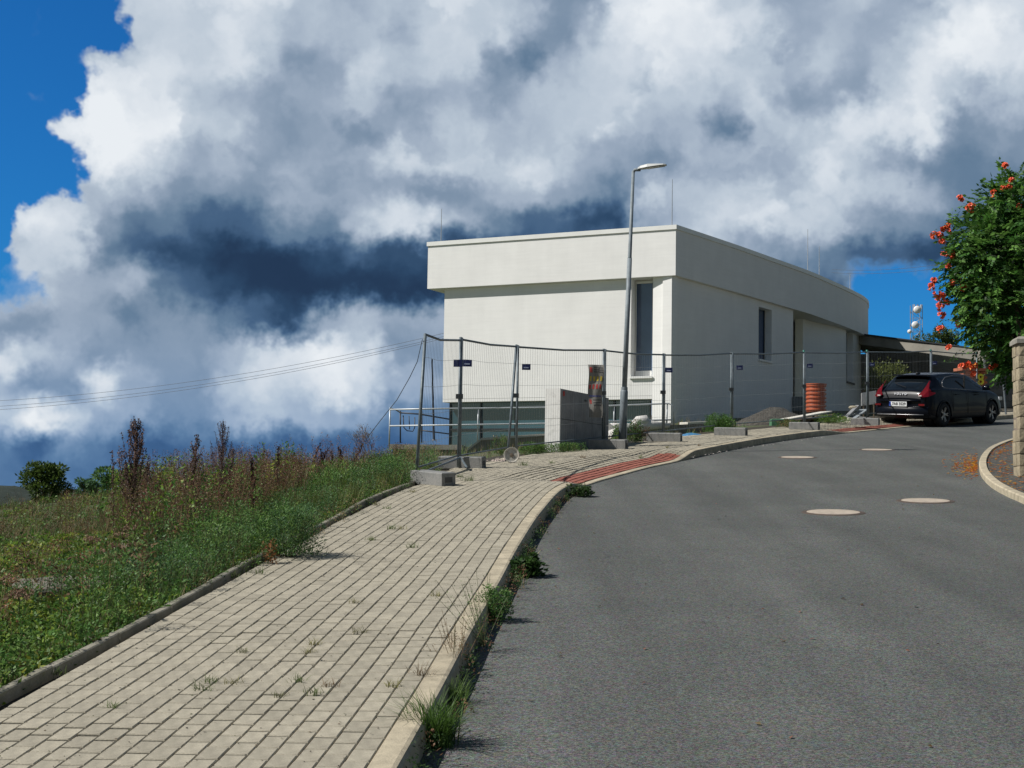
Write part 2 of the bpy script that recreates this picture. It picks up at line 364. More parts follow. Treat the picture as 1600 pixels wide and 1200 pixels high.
def vnoise(x, y, sc=1.0, seed=0):
    """smooth value noise, vectorised"""
    x = np.asarray(x) * sc; y = np.asarray(y) * sc; xi = np.floor(x); yi = np.floor(y); fx = x - xi; fy = y - yi
    fx = fx * fx * (3 - 2 * fx); fy = fy * fy * (3 - 2 * fy)
    h = lambda a, b: np.modf(np.abs(np.sin(a * 127.1 + b * 311.7 + seed * 17.3) * 43758.5453))[0]
    return (h(xi, yi) * (1 - fx) + h(xi + 1, yi) * fx) * (1 - fy) + (h(xi, yi + 1) * (1 - fx) + h(xi + 1, yi + 1) * fx) * fy
def text_mesh(txt, size, extr, m, name):
    cu = bpy.data.curves.new(name, 'FONT'); cu.body = txt; cu.size = size; cu.extrude = extr; cu.align_x = 'CENTER'; cu.align_y = 'CENTER'
    cu.offset = size * 0.02; cu.resolution_u = 3
    t = bpy.data.objects.new(name, cu); col.objects.link(t); bpy.context.view_layer.update()
    me = bpy.data.meshes.new_from_object(t); bpy.data.objects.remove(t); me.name = name
    me.materials.clear(); me.materials.append(m); return me

# ---------------------------------------------------------------- ground
XB = [(-30, -3.2), (0, -2.7), (6, -2.5), (7.3, -2.40), (8.46, -2.29), (10.2, -2.16), (12.3, -2.04), (15.84, -1.75), (17.2, -1.68), (18.46, -1.54), (20, -1.32),
      (23.5, -.9), (26, -.1), (29.2, 1.6), (32.2, 3.0), (35.6, 4.95), (39, 7.2), (42.8, 9.7), (48, 13.3), (60, 20), (90, 40)]
def xb(y): return np.interp(y, [p[0] for p in XB], [p[1] for p in XB])
def sm(x, a, b):
    t = np.clip((np.asarray(x, float) - a) / (b - a), 0, 1); return t * t * (3 - 2 * t)
def T(x, y):
    """terrain left of the pavement and around the site"""
    x = np.asarray(x, float); y = np.asarray(y, float); z = GA * y + GB * x
    d = np.maximum(0, xb(y) - x)
    rate = .115 - .085 * sm(y, 28, 39) * sm(x, 0, 4.5)
    z = z - .05 - rate * d * (1 - .35 * sm(y, 22, 30)) + 0.10 * (vnoise(x, y, .45, 3) - .5) * sm(d, .3, 1.5)
    w = sm(-x, 2.5, 6.5)
    z = z - w * .20 * np.maximum(0, y - 26) 
    far = sm(y, 60, 100) ; zc = np.maximum(z, -40)
    return zc * (1 - far) + (-22.0) * far
def grid_mesh(xs, ys, fz, name, m, smooth_=True):
    X, Y = np.meshgrid(xs, ys); Z = fz(X, Y); v = np.stack([X, Y, Z], -1).reshape(-1, 3); nx, ny = len(xs), len(ys)
    i = np.arange(nx * ny).reshape(ny, nx); f = np.stack([i[:-1, :-1], i[:-1, 1:], i[1:, 1:], i[1:, :-1]], -1).reshape(-1, 4)
    me = bpy.data.meshes.new(name); me.from_pydata(v.tolist(), [], f.tolist()); me.update(); me.materials.append(m)
    if smooth_: me.polygons.foreach_set('use_smooth', [True] * len(me.polygons))
    return me
soil = mat('soil', (.085, .078, .045), .95, c2=(.055, .085, .028), scale=2.5, bump=.6, bscale=30, speck=.3, sscale=40)
def gz(X, Y):
    z = T(X, Y); inner = (X > xb(Y) + .25) & (Y < 58)
    far = sm(np.hypot(X, Y), 70, 200)
    z = np.where(inner, GA * Y + GB * X - .45, z)
    dist = np.hypot(X, Y)
    z = np.where((Y < -3) | (dist > 60), np.minimum(z, GA * np.minimum(Y, 60) + GB * np.clip(X, -40, 40) - .45 - .12 * np.maximum(0, dist - 60)), z)
    z = np.maximum(z, -24.0)
    # wooded rise closing the valley on the left
    hill = 27 * np.exp(-((X + 650) / 420) ** 2 - ((Y - 1500) / 260) ** 2) * (.94 + .12 * vnoise(X, Y, .012, 5))
    return z + hill
xs = np.unique(np.concatenate([np.linspace(-2500, -60, 30), np.linspace(-60, -14, 24), np.arange(-14, 4, .3), np.arange(4, 32, 1.0), np.linspace(32, 2500, 30)]))
ys = np.unique(np.concatenate([np.linspace(-300, -8, 8), np.arange(-8, 4, 2.), np.arange(4, 50, .35), np.arange(50, 120, 5.), np.linspace(120, 3200, 60)]))
ground = obj('ground', grid_mesh(xs, ys, gz, 'ground', soil)); tag(ground, kind='structure')
wood_m = mat('far_wood', (.008, .018, .012), .95, c2=(.016, .028, .018), scale=.03, fac=(.3, .7))
hx = np.linspace(-1150, -330, 160); hy = np.linspace(1230, 1700, 30)
fw = obj('far_wood', grid_mesh(hx, hy, lambda X, Y: gz(X, Y) + 1.0 + 7 * vnoise(X, Y, .07, 2) * (sm(X, -1150, -1100)), 'far_wood', wood_m)); tag(fw, kind='stuff', label='dark wooded ridge on the far horizon at the left', cat='wood')

# ---------------------------------------------------------------- kerb line (outer top edge), pavement, road
KR = [(-.95, -2), (-.73, 2), (-.425, 6.13), (-.30, 7.85), (-.205, 9.36), (-.04, 11.6), (.05, 13.0), (.25, 15.6), (.37, 16.9), (.62, 19.3), (.83, 20.5), (1.13, 21.8), (1.40, 22.7), (1.85, 24.0), (2.33, 25.4),
      (2.97, 26.9), (3.32, 28.0), (3.8, 29.2), (4.22, 30.2), (5.3, 32.6), (6.45, 34.8), (7.35, 36.3), (7.95, 37.2), (9.5, 39.4), (10.6, 41.0), (13.1, 44.3), (15.7, 47.4), (20, 52), (28, 59)]
def resample(pts, step):
    p = np.array(pts, float)
    # Catmull-Rom
    out = []
    for i in range(len(p) - 1):
        p0 = p[max(i - 1, 0)]; p1 = p[i]; p2 = p[i + 1]; p3 = p[min(i + 2, len(p) - 1)]
        for t in np.linspace(0, 1, 24, endpoint=False):
            out.append(.5 * ((2 * p1) + (-p0 + p2) * t + (2 * p0 - 5 * p1 + 4 * p2 - p3) * t * t + (-p0 + 3 * p1 - 3 * p2 + p3) * t ** 3))
    out.append(p[-1]); out = np.array(out); k = np.ones(31) / 31
    sl = np.concatenate([[0], np.cumsum(np.hypot(*np.diff(out, axis=0).T))]); s = np.arange(0, sl[-1], step)
    q = np.stack([np.interp(s, sl, out[:, 0]), np.interp(s, sl, out[:, 1])], 1)
    return q, s
KP, KS = resample(KR, .05)
pad = 16                                                    # soften the polyline
kk = np.ones(2 * pad + 1) / (2 * pad + 1)
KPs = np.stack([np.convolve(np.pad(KP[:, i], pad, mode='edge'), kk, 'valid') for i in range(2)], 1); KPs[:pad] = KP[:pad]; KPs[-pad:] = KP[-pad:]; KP = KPs
KT = unit(np.gradient(KP, axis=0)); KN = np.stack([-KT[:, 1], KT[:, 0]], 1)      # left normal, towards the pavement
def kidx(y): return int(np.argmin(np.abs(KP[:, 1] - y)))
def lower(s_y):                                             # 1 where the kerb is dropped to the road
    return smooth(s_y, 20.4, 21.7) * (1 - smooth(s_y, 26.7, 28.3)) + smooth(s_y, 36.2, 37.8) * (1 - smooth(s_y, 43.5, 45))
KH = .13                                                    # kerb face
LOW = np.array([lower(y) for y in KP[:, 1]])
def kpt(i, off, dz): p = KP[i] + KN[i] * off; return Vector((p[0], p[1], G(p[0], p[1]) + dz - .105 * LOW[i] * max(0, 1 - max(0, off - .12) / 1.1)))
kerb_m = mat('kerb_concrete', (.41, .355, .255), .85, var=.22, scale=7, bump=.3, bscale=90, speck=.10, sscale=220, island=.09)
kerb = tag(obj('kerb', None), 'row of pale concrete kerbstones between the paving and the road', 'kerb', kind='structure')
step = 20
KE = kidx(52)
for a in range(0, KE - step, step):
    mb = MB(); ids = list(range(a, a + step + 1, 4)); prof = [(.125, -.0), (.03, 0), (.012, -.006), (0, -.024), (-.012, -.30), (.125, -.30)]; n = len(prof); vs = []
    for q, i in enumerate(ids):
        for (o_, z_) in prof: 
            v = kpt(i, o_, z_)
            if q == 0: v = v + Vector((*(KT[i] * .004), 0))
            if q == len(ids) - 1: v = v - Vector((*(KT[i] * .004), 0))
            vs.append(v)
    fs = [(q * n + k, q * n + (k + 1) % n, (q + 1) * n + (k + 1) % n, (q + 1) * n + k) for q in range(len(ids) - 1) for k in range(n)]
    fs += [tuple(range(n)), tuple(reversed(range((len(ids) - 1) * n, len(ids) * n)))]
    mb.add(vs, fs); o = mb.build('kerb_stone', kerb_m, kerb)

# road: asphalt strip from the kerb foot to the right
def asphalt():
    m = mat('asphalt', (.078, .083, .078), .88, c2=(.104, .108, .100), scale=.7, bump=.7, bscale=150, speck=.62, sscale=120, detail=8, fac=(.3, .7))
    t = m.node_tree; b = t.nodes['Principled BSDF']; tcn = [n for n in t.nodes if n.type == 'TEX_COORD'][0]
    old = b.inputs['Base Color'].links[0].from_socket
    # rolled lanes and oil-dark patches
    mp = t.nodes.new('ShaderNodeMapping'); mp.inputs['Rotation'].default_value = (0, 0, R(-8)); mp.inputs['Scale'].default_value = (1.6, .12, 1); t.links.new(tcn.outputs['Object'], mp.inputs[0])
    n = t.nodes.new('ShaderNodeTexNoise'); n.inputs['Scale'].default_value = 1.0; n.inputs['Detail'].default_value = 4; t.links.new(mp.outputs[0], n.inputs['Vector'])
    mr = t.nodes.new('ShaderNodeMapRange'); t.links.new(n.outputs['Fac'], mr.inputs[0]); mr.inputs[1].default_value = .3; mr.inputs[2].default_value = .7; mr.inputs[3].default_value = .80; mr.inputs[4].default_value = 1.16
    n2 = t.nodes.new('ShaderNodeTexNoise'); n2.inputs['Scale'].default_value = 5; n2.inputs['Detail'].default_value = 3; t.links.new(tcn.outputs['Object'], n2.inputs['Vector'])
    m2 = t.nodes.new('ShaderNodeMapRange'); t.links.new(n2.outputs['Fac'], m2.inputs[0]); m2.inputs[1].default_value = .66; m2.inputs[2].default_value = .76; m2.inputs[3].default_value = 1; m2.inputs[4].default_value = .72
    v3 = t.nodes.new('ShaderNodeTexVoronoi'); v3.inputs['Scale'].default_value = 62; t.links.new(tcn.outputs['Object'], v3.inputs['Vector'])
    mh = t.nodes.new('ShaderNodeMix'); mh.data_type = 'RGBA'; mh.blend_type = 'OVERLAY'; mh.inputs['Factor'].default_value = .22
    t.links.new(old, mh.inputs['A']); t.links.new(v3.outputs['Color'], mh.inputs['B'])
    mm = t.nodes.new('ShaderNodeMath'); mm.operation = 'MULTIPLY'; t.links.new(mr.outputs[0], mm.inputs[0]); t.links.new(m2.outputs[0], mm.inputs[1])
    mu = t.nodes.new('ShaderNodeMix'); mu.data_type = 'RGBA'; mu.blend_type = 'MULTIPLY'; mu.inputs['Factor'].default_value = 1
    t.links.new(mh.outputs['Result'], mu.inputs['A']); t.links.new(mm.outputs[0], mu.inputs['B']); t.links.new(mu.outputs['Result'], b.inputs['Base Color'])
    return m
asp = asphalt()
mb = MB(); ids = list(range(0, len(KP), 10)) + [len(KP) - 1]; vs = []
for i in ids:
    p = KP[i] + KN[i] * .03
    for k in range(9):
        x = p[0] + (34 - p[0]) * (k / 8) ** 1.5; vs.append((x, p[1], G(x, p[1]) - KH))
mb.add(vs, [(q * 9 + k, q * 9 + k + 1, (q + 1) * 9 + k + 1, (q + 1) * 9 + k) for q in range(len(ids) - 1) for k in range(8)])
road = tag(mb.build('road', asp, sm=True), kind='structure')

# pavement: sand bed, then every paving block
pav = tag(obj('pavement', None), 'footpath of buff concrete blocks laid in long rows beside the road', 'pavement', kind='structure')
sand = mat('joint_sand', (.050, .042, .028), .95, c2=(.03, .026, .018), scale=12, bump=.5)
mb = MB(); vs = []; K2 = list(range(0, KE, 10)); NC = 8
for i in K2:
    a = KP[i] + KN[i] * .12; tx = float(xb(a[1])); wdt = max(.4, (a[0] - tx) / max(.3, -KN[i][0]))
    for k in range(NC + 1):
        off = .12 + (wdt + .10) * k / NC; v = kpt(i, off, -.026); vs.append(v)
mb.add(vs, [(q * (NC + 1) + k, q * (NC + 1) + k + 1, (q + 1) * (NC + 1) + k + 1, (q + 1) * (NC + 1) + k) for q in range(len(K2) - 1) for k in range(NC)])
bed = mb.build('sand_bed', sand, pav)
pave_m = mat('paving_block', (.345, .312, .240), .85, var=.13, scale=14, bump=.3, bscale=150, speck=.12, sscale=230, island=.11)
red_m = mat('red_paving_block', (.29, .098, .068), .9, var=.2, scale=10, bump=.35, bscale=120, speck=.15, island=.15)
PW, PL, GAP, GAPL = .1025, .1985, .0046, .019
block_b = MB().cbox((0, 0, -.02), (PL - GAPL, PW - GAP, .05), .0045)
red_b = MB().cbox((0, 0, -.02), (PL - .004, PW - .0025, .05), .0025)
bme = block_b.mesh('paving_block', pave_m); rme = red_b.mesh('red_paving_block', red_m)
blocks = []
for r in range(0, 44):
    off = .128 + PW * (r + .5)
    line = KP + KN * off; sl = np.concatenate([[0], np.cumsum(np.hypot(*np.diff(line, axis=0).T))])
    # rows end where the curve folds or the edging begins
    s0 = rng.uniform(0, PL); s = s0
    s = (r % 2) * PL * .5 + rng.uniform(-.012, .012) + .01
    end = sl[KE]
    while s < end:
        x = np.interp(s, sl, line[:, 0]); y = np.interp(s, sl, line[:, 1])
        if y > 4.6 and x > xb(y) + .045 and y < 50 and not (y > 30 and r > 22):
            x2 = np.interp(s + .05, sl, line[:, 0]); y2 = np.interp(s + .05, sl, line[:, 1])
            i = int(np.clip(np.interp(s, sl, np.arange(len(KP))), 0, len(KP) - 1))
            drop = .105 * LOW[i] * max(0, 1 - max(0, off - .12) / 1.1)
            wav = .006 * (vnoise(x, y, 1.7, 9) - .5) * 2
            red = (r < 4) and ((21.3 < KP[i][1] < 27.6) or (37.4 < KP[i][1] < 44))
            blocks.append((x, y, math.atan2(y2 - y, x2 - x), G(x, y) - drop + wav + rng.uniform(-.0015, .0015), red, rng.uniform(-.022, .022), rng.uniform(-.018, .018)))
        s += PL
blocks.sort(key=lambda b: b[0] ** 2 + b[1] ** 2)
# the 300 that show largest: nearest ones inside the picture
def inview(x, y):
    d = Vector((x, y, G(x, y))) - EYE; k = d.dot(F0); 
    return k > 0 and abs(d.dot(RV) / k * FOC) < 830 and abs(d.dot(UV) / k * FOC) < 625
def bm_(b): return Matrix.Translation((b[0], b[1], b[3])) @ GN.to_track_quat('Z', 'Y').to_matrix().to_4x4().inverted().inverted() @ Matrix.Rotation(0, 4, 'Z')
def block_matrix(b):
    f = Vector((math.cos(b[2]), math.sin(b[2]), 0)); f.z = GA * f.y + GB * f.x + b[5] * .4
    up = GN + Vector((b[6], b[5], 0)) * .5
    return frame((b[0], b[1], b[3]), f, up)
cnt = 0; rest = {False: [], True: []}
base = np.array(block_b.v)
for b in blocks:
    M = block_matrix(b)
    if cnt < 299 and inview(b[0], b[1]):
        o = obj('paving_block', rme if b[4] else bme, pav); o.matrix_world = M; cnt += 1
    elif b[0] ** 2 + b[1] ** 2 > 18: rest[b[4]].append(M)
for k, Ms in rest.items():
    V = []; Fc = []; nb = len(base)
    for q, M in enumerate(Ms):
        m_ = np.array(M); V.append((np.array(red_b.v) if k else base) @ m_[:3, :3].T + m_[:3, 3])
    fb = block_b.f
    for q in range(len(Ms)): Fc += [tuple(i + q * nb for i in f) for f in fb]
    me = bpy.data.meshes.new('paving_blocks'); me.from_pydata(np.concatenate(V).tolist(), [], Fc); me.update(); me.materials.append(red_m if k else pave_m)
    o = obj('red_paving_blocks' if k else 'paving_blocks', me, pav); o['kind'] = 'stuff'

# edging stones along the grass, standing proud of the paving
edge = tag(obj('edging', None), 'low upright concrete edging between the paving and the weeds', 'edging', kind='structure')
edge_m = mat('edging_concrete', (.30, .275, .225), .9, c2=(.20, .19, .14), scale=5, bump=.4, bscale=60, speck=.12)
EY = np.arange(4.0, 20.2, 1.0)
for q in range(len(EY)):
    y0, y1 = EY[q] + .004, EY[q] + .996; ts = np.linspace(y0, y1, 4); hh = rng.uniform(-.005, .006); mb = MB(); vs = []
    tw = rng.uniform(-.006, .006)
    for t in ts:
        x = float(xb(t)) + tw; z = G(x, t) + .040 + hh + .01 * (t - y0) * rng.uniform(-.4, .4)
        vs += [(x - .055, t, z - .30), (x - .055, t, z - .006), (x - .048, t, z), (x - .008, t, z), (x, t, z - .006), (x, t, z - .30)]
    mb.add(vs, [(a * 6 + k, a * 6 + (k + 1) % 6, (a + 1) * 6 + (k + 1) % 6, (a + 1) * 6 + k) for a in range(3) for k in range(6)] + [tuple(range(6)), tuple(reversed(range(18, 24)))])
    mb.build('edging_stone', edge_m, edge)

# manhole covers in the road
cov_m = mat('manhole_concrete', (.42, .355, .285), .85, var=.16, scale=9, bump=.25, bscale=120, speck=.10)
iron = mat('manhole_rim', (.10, .065, .045), .75, c2=(.06, .05, .045), scale=20, bump=.4)
for (px, py, r_, lab) in ((1302, 801, .36, 'round concrete manhole cover nearest to the camera, left of its pair'), (1446, 783, .35, 'round concrete manhole cover right of the nearest one'),
                     (1246, 715, .35, 'small-looking manhole cover in the far road, left of its pair'), (1370, 703, .35, 'farthest round manhole cover, towards the parked car')):
    p = gp(px, py, -KH); M = frame((p.x, p.y, G(p.x, p.y) - KH), (1, 0, GB), GN)
    t = thing('manhole_cover', lab, 'manhole cover', M=M, group='manhole covers in the road')
    MB().lathe([(0, .012), (r_ * .82, .012), (r_ * .84, .010), (r_ * .84, -.02)], 40).build('cover_plate', cov_m, t)
    MB().lathe([(r_ * .855, -.02), (r_ * .86, .009), (r_ * .99, .006), (r_ * 1.02, .0), (r_ * 1.02, -.02)], 40).build('rim', iron, t)

# ---------------------------------------------------------------- the white building
plaster = mat('white_plaster', (.84, .835, .815), .9, var=.03, scale=1.1, bump=.12, bscale=55, detail=7)
plaster_dk = mat('plaster_shaded', (.74, .72, .67), .9, var=.03, scale=2)  # darker plaster copy, puts the shade of the reveal into the colour
capm = mat('roof_edge_metal', (.83, .83, .80), .45, var=.03, scale=2, metal=0.0)
glass_d = mat('dark_glass', (.045, .080, .155), .03, var=.2, scale=.5, spec=1.0)  # blue base colour stands in for sky reflected in the panes
glass_t = mat('teal_glass', (.025, .085, .115), .04, var=.35, scale=.35, spec=1.0)
frame_w = mat('white_frame', (.80, .80, .78), .4, var=.02)
frame_d = mat('dark_frame', (.03, .033, .036), .4, var=.1)
def streaks(m):
    t = m.node_tree; b = t.nodes['Principled BSDF']; old = b.inputs['Base Color'].links[0].from_socket; tcn = [n for n in t.nodes if n.type == 'TEX_COORD'][0]
    mp = t.nodes.new('ShaderNodeMapping'); mp.inputs['Scale'].default_value = (3.2, 3.2, .16); t.links.new(tcn.outputs['Object'], mp.inputs[0])
    n = t.nodes.new('ShaderNodeTexNoise'); n.inputs['Scale'].default_value = 1.3; n.inputs['Detail'].default_value = 5; n.inputs['Roughness'].default_value = .7; t.links.new(mp.outputs[0], n.inputs['Vector'])
    mp2 = t.nodes.new('ShaderNodeMapping'); mp2.inputs['Scale'].default_value = (.5, .5, 9); t.links.new(tcn.outputs['Object'], mp2.inputs[0])
    n2 = t.nodes.new('ShaderNodeTexNoise'); n2.inputs['Scale'].default_value = 2.0; n2.inputs['Detail'].default_value = 4; t.links.new(mp2.outputs[0], n2.inputs['Vector'])
    ad = t.nodes.new('ShaderNodeMath'); ad.operation = 'ADD'; t.links.new(n.outputs['Fac'], ad.inputs[0]); t.links.new(n2.outputs['Fac'], ad.inputs[1])
    mr = t.nodes.new('ShaderNodeMapRange'); t.links.new(ad.outputs[0], mr.inputs[0]); mr.inputs[1].default_value = .75; mr.inputs[2].default_value = 1.3; mr.inputs[3].default_value = .965; mr.inputs[4].default_value = 1.02
    mu = t.nodes.new('ShaderNodeMix'); mu.data_type = 'RGBA'; mu.blend_type = 'MULTIPLY'; mu.inputs['Factor'].default_value = 1; t.links.new(old, mu.inputs['A']); t.links.new(mr.outputs[0], mu.inputs['B']); t.links.new(mu.outputs['Result'], b.inputs['Base Color'])
streaks(plaster)
TOPZ, SOFZ = 9.745, 8.235
FR = [(-2.76, 48.82), (4.78, 45.0), (6.97, 48.28), (8.46, 50.62), (10.34, 53.6), (11.68, 56.0), (12.75, 58.0), (13.78, 60.1), (14.40, 61.9), (14.66, 63.8), (14.3, 67.0)]
bld = thing('white_building', 'modern white building with flat overhanging roof band and curved shaded side', 'building', loc=(4.7, 45.5, 3.9))
BO = Matrix.Translation(-Vector((4.7, 45.5, 3.9)))
class BB(MB):
    def build(s, name, m, parent=None, sm=False):
        s.v = [tuple(BO @ Vector(v)) for v in s.v]; return MB.build(s, name, m, parent, sm)
right, _ = resample(FR[1:], .35); FRT = [Vector((*FR[0], 0))] + [Vector((p[0], p[1], 0)) for p in right]
back = [Vector((6.0, 68.0, 0))]
ringP = FRT + back
def offs(poly, d):
    n = len(poly); out = []
    for i in range(n):
        p0, p1, p2 = poly[i - 1], poly[i], poly[(i + 1) % n]; a = (p1 - p0).normalized(); b = (p2 - p1).normalized()
        n1 = Vector((-a.y, a.x, 0)); n2 = Vector((-b.y, b.x, 0)); m = (n1 + n2); m = m / max(.3, m.dot(n1)); out.append(p1 + m * d)
    return out
# roof band (ring ordered left end -> corner -> curve: interior lies to its left)
band = BB(); inn = offs(ringP, .30); n = len(ringP)
band.prism([(p.x, p.y) for p in ringP], SOFZ, TOPZ - .14); band.build('roof_band', plaster, bld)
cap = BB(); o1 = offs(ringP, -.035); o2 = offs(ringP, .33)
cap.prism([(p.x, p.y) for p in o1], TOPZ - .137, TOPZ - .004)
cap.build('roof_edge_flashing', capm, bld)
# walls: vertical strips between plan points, with openings and reveals
def facing(a, b): d = (b - a).normalized(); return Vector((d.y, -d.x, 0))
uL = (FRT[0] - FRT[1]).normalized(); nL = facing(FRT[0], FRT[1])            # outward normal of the lit front
def onL(px, off):                                                           # plan point on the front, off metres behind the band
    d = ray(px, 600); n_ = nL; p0 = FRT[1] - n_ * off; t = (p0 - EYE).dot(n_) / Vector((d.x, d.y, 0)).dot(n_); q = EYE + d * t
    return Vector((q.x, q.y, 0))
def zpx(P, py, px):                                                         # height seen at photo row py above plan point P
    d = ray(px, py); return 1.6 + d.z / d.y * P.y
LO = 2.2
WL = onL(692, .2); A1 = onL(985, .2); A2 = onL(992, .62); A3 = onL(1018.5, .62); A4 = onL(1019, .2); A5 = onL(1048.5, .05)
zb = zpx(WL, 622, 703) ; zb2 = zpx(A4, 617, 1017); zbb = 4.70
w = BB()
def wall(mb, a, b, z0, z1, th=.3):
    mb_in = facing(a, b) * -th
    mb.prism([(a.x, a.y), (b.x, b.y), (b.x + mb_in.x, b.y + mb_in.y), (a.x + mb_in.x, a.y + mb_in.y)], z0, z1)
wall(w, WL, A1, zbb, SOFZ - .003)                        # main lit panel above the basement glazing
zs = zpx(A1, 589, 990)
A1b = onL(985.2, .2)
wall(w, A1b, A4, zbb, zs)                                # below the tall window
wall(w, A4, A5, LO, SOFZ - .003)                         # lit pier at the corner
w.build('front_wall', plaster, bld)
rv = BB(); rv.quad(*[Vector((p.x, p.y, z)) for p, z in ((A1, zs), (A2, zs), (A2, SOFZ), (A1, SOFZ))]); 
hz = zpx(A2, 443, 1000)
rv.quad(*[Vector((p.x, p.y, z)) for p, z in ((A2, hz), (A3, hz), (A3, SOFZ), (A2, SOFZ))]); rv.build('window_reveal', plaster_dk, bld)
g0z = zpx(A3, 579, 1000)
win = BB(); P0_, P1_ = onL(993.5, .60), onL(1018.3, .60)
win.prism([(P0_.x, P0_.y), (P1_.x, P1_.y), (P1_.x, P1_.y + .03), (P0_.x, P0_.y + .03)], g0z, hz - .02); wo_ = win.build('window', glass_d, bld)
fr = BB(); Q0, Q1 = onL(992, .57), onL(1018.5, .57)
def bar(mb, a, b, z0, z1, th=.06): mb.prism([(a.x, a.y), (b.x, b.y), (b.x, b.y + th), (a.x, a.y + th)], z0, z1)
bar(fr, Q0, Q1, zs + .002, g0z); bar(fr, Q0, onL(993.6, .57), g0z + .001, hz - .022); bar(fr, Q0, Q1, hz - .021, hz + .05); fr.build('window_frame', frame_w, bld).parent = wo_
sill = BB(); S0, S1 = onL(984, .13), onL(1019, .13); bar(sill, S0, S1, zs - .055, zs + .012, .5); so_ = sill.build('window_sill', frame_w, bld); so_.parent = wo_
# basement glazing
bg_ = BB(); G0, G1 = onL(703.5, .55), onL(1018, .55)
bar(bg_, G0, G1, LO, zbb, .04); gl = bg_.build('basement_window', glass_t, bld)
mul = BB()
for px in (704, 752, 806, 858, 905, 960, 1017):
    a = onL(px, .52); mul.box((a.x, a.y, (LO + zbb) / 2), (.05, .05, zbb - LO))
for z in (zbb - .05, 3.72): 
    a, b = onL(704, .515), onL(1017, .515); mul.prism([(a.x, a.y), (b.x, b.y), (b.x, b.y + .04), (a.x, a.y + .04)], z, z + .05)
mul.build('window_frame', frame_d, gl)
cb = BB(); c0, c1 = onL(703.6, .32), onL(1018, .32); wall(cb, onL(692, .205), onL(1018.8, .205), zbb - .10, zbb - .003, .5); cb.build('lintel', plaster, bld)
# side walls at both ends
sw = BB(); wall(sw, WL + Vector((2.2, 9, 0)), WL + Vector((.02, .02, 0)), LO, SOFZ - .003, .25) ; 
# right, curved side. plan points on the band curve pushed inwards
RC = FRT[1:]
def onR(px, off):
    """where the sight line of column px meets the curved side, off metres behind the band"""
    pts = offs(ringP, off)[1:1 + len(RC)]; d = ray(px, 600); dd = Vector((d.x, d.y, 0)).normalized(); best = None
    for a, b in zip(pts[:-1], pts[1:]):
        e = b - a; den_ = dd.x * e.y - dd.y * e.x
        if abs(den_) < 1e-9: continue
        t = (a.x * e.y - a.y * e.x) / den_; u = (a.x * dd.y - a.y * dd.x) / den_
        if -0.02 <= u <= 1.02 and t > 0 and (best is None or t < best): best = t
    return dd * best if best else max(pts, key=lambda p: p.x / p.y).copy()
def strip(mb, pxs, off, z0, z1, th=.3):
    ps = [onR(p, off) if not isinstance(p, Vector) else p for p in pxs]; ps = [p for p in ps if p is not None]
    for a, b in zip(ps[:-1], ps[1:]): wall(mb, a, b, z0, z1, th)
    return ps
r = BB(); O = .15
seg1 = [A5] + [onR(p, O) for p in (1066, 1085, 1105, 1125, 1145, 1165, 1185)]
for a, b in zip(seg1[:-1], seg1[1:]): wall(r, a, b, LO, SOFZ - .003)
W0, W1 = onR(1185, O), onR(1205.5, O)
zsil = zpx(W0, 561, 1186); 
wall(r, W0, W1, LO, zsil); 
zhd = zpx(W0, 479, 1186); wall(r, W0, W1, zhd, SOFZ - .003)
ps = strip(r, (1205.5, 1222, 1238.7), O, LO, SOFZ - .003); D0 = ps[-1]
D1 = onR(1246, 1.15)
# recessed doorway
wall(r, D0, D0 + (D0 - ps[-2]).normalized() * .02, LO, SOFZ - .003, 1.2)
bk0, bk1 = onR(1228, 1.35), onR(1268, 1.25); wall(r, bk0, bk1, LO, SOFZ - .003, .2)
DB = onR(1253.5, .75)
zdoor = zpx(DB, 501, 1250)
E0 = onR(1254.5, .72)
pts = [E0] + [onR(p, o_) for p, o_ in ((1266, .66), (1278, .58), (1290, .48), (1300, .38), (1312, .30), (1322, .26))]
for a, b in zip(pts[:-1], pts[1:]): wall(r, a, b, LO, SOFZ - .003)
V0 = pts[-1]; V1 = onR(1333.5, .26)
zs3 = zpx(V0, 596, 1323); zh3 = zpx(V0, 515, 1323)
wall(r, V0, V1, LO, zs3); wall(r, V0, V1, zh3, SOFZ - .003)
strip(r, (1333.5, 1338, 1342, 1345), .26, LO, SOFZ - .003)
V9 = onR(1345, .26); wall(r, V9, V9 + Vector((-.4, 6, 0)), LO, SOFZ - .003, .3)
r.build('side_wall', plaster, bld)
# narrow side window: dark pane deep in a slanted reveal
dw = BB(); dv = (W1 - W0).normalized(); inw = Vector((-dv.y, dv.x, 0))
gA = W0 + inw * .28; gB = W1 + inw * .28 
dw.prism([(gA.x, gA.y), (gB.x, gB.y), (gB.x + inw.x * .03, gB.y + inw.y * .03), (gA.x + inw.x * .03, gA.y + inw.y * .03)], zsil, zhd); d_ = dw.build('window', glass_d, bld)
f_ = BB(); f_.prism([(p.x, p.y) for p in (W1 - dv * .04 + inw * .25, W1 + inw * .25, W1 + inw * .30, W1 - dv * .04 + inw * .30)], zsil + .002, zhd); f_.build('window_frame', frame_d, d_)
s2 = BB(); q = W0 - inw * .06; q2 = W1 - inw * .06; s2.prism([(q.x, q.y), (q2.x, q2.y), (q2.x + inw.x * .3, q2.y + inw.y * .3), (q.x + inw.x * .3, q.y + inw.y * .3)], zsil - .06, zsil + .006); s2.build('window_sill', frame_w, d_)
rr = BB(); 
dv3 = (V1 - V0).normalized(); in3 = Vector((-dv3.y, dv3.x, 0)); gA, gB = V0 + in3 * .25, V1 + in3 * .25
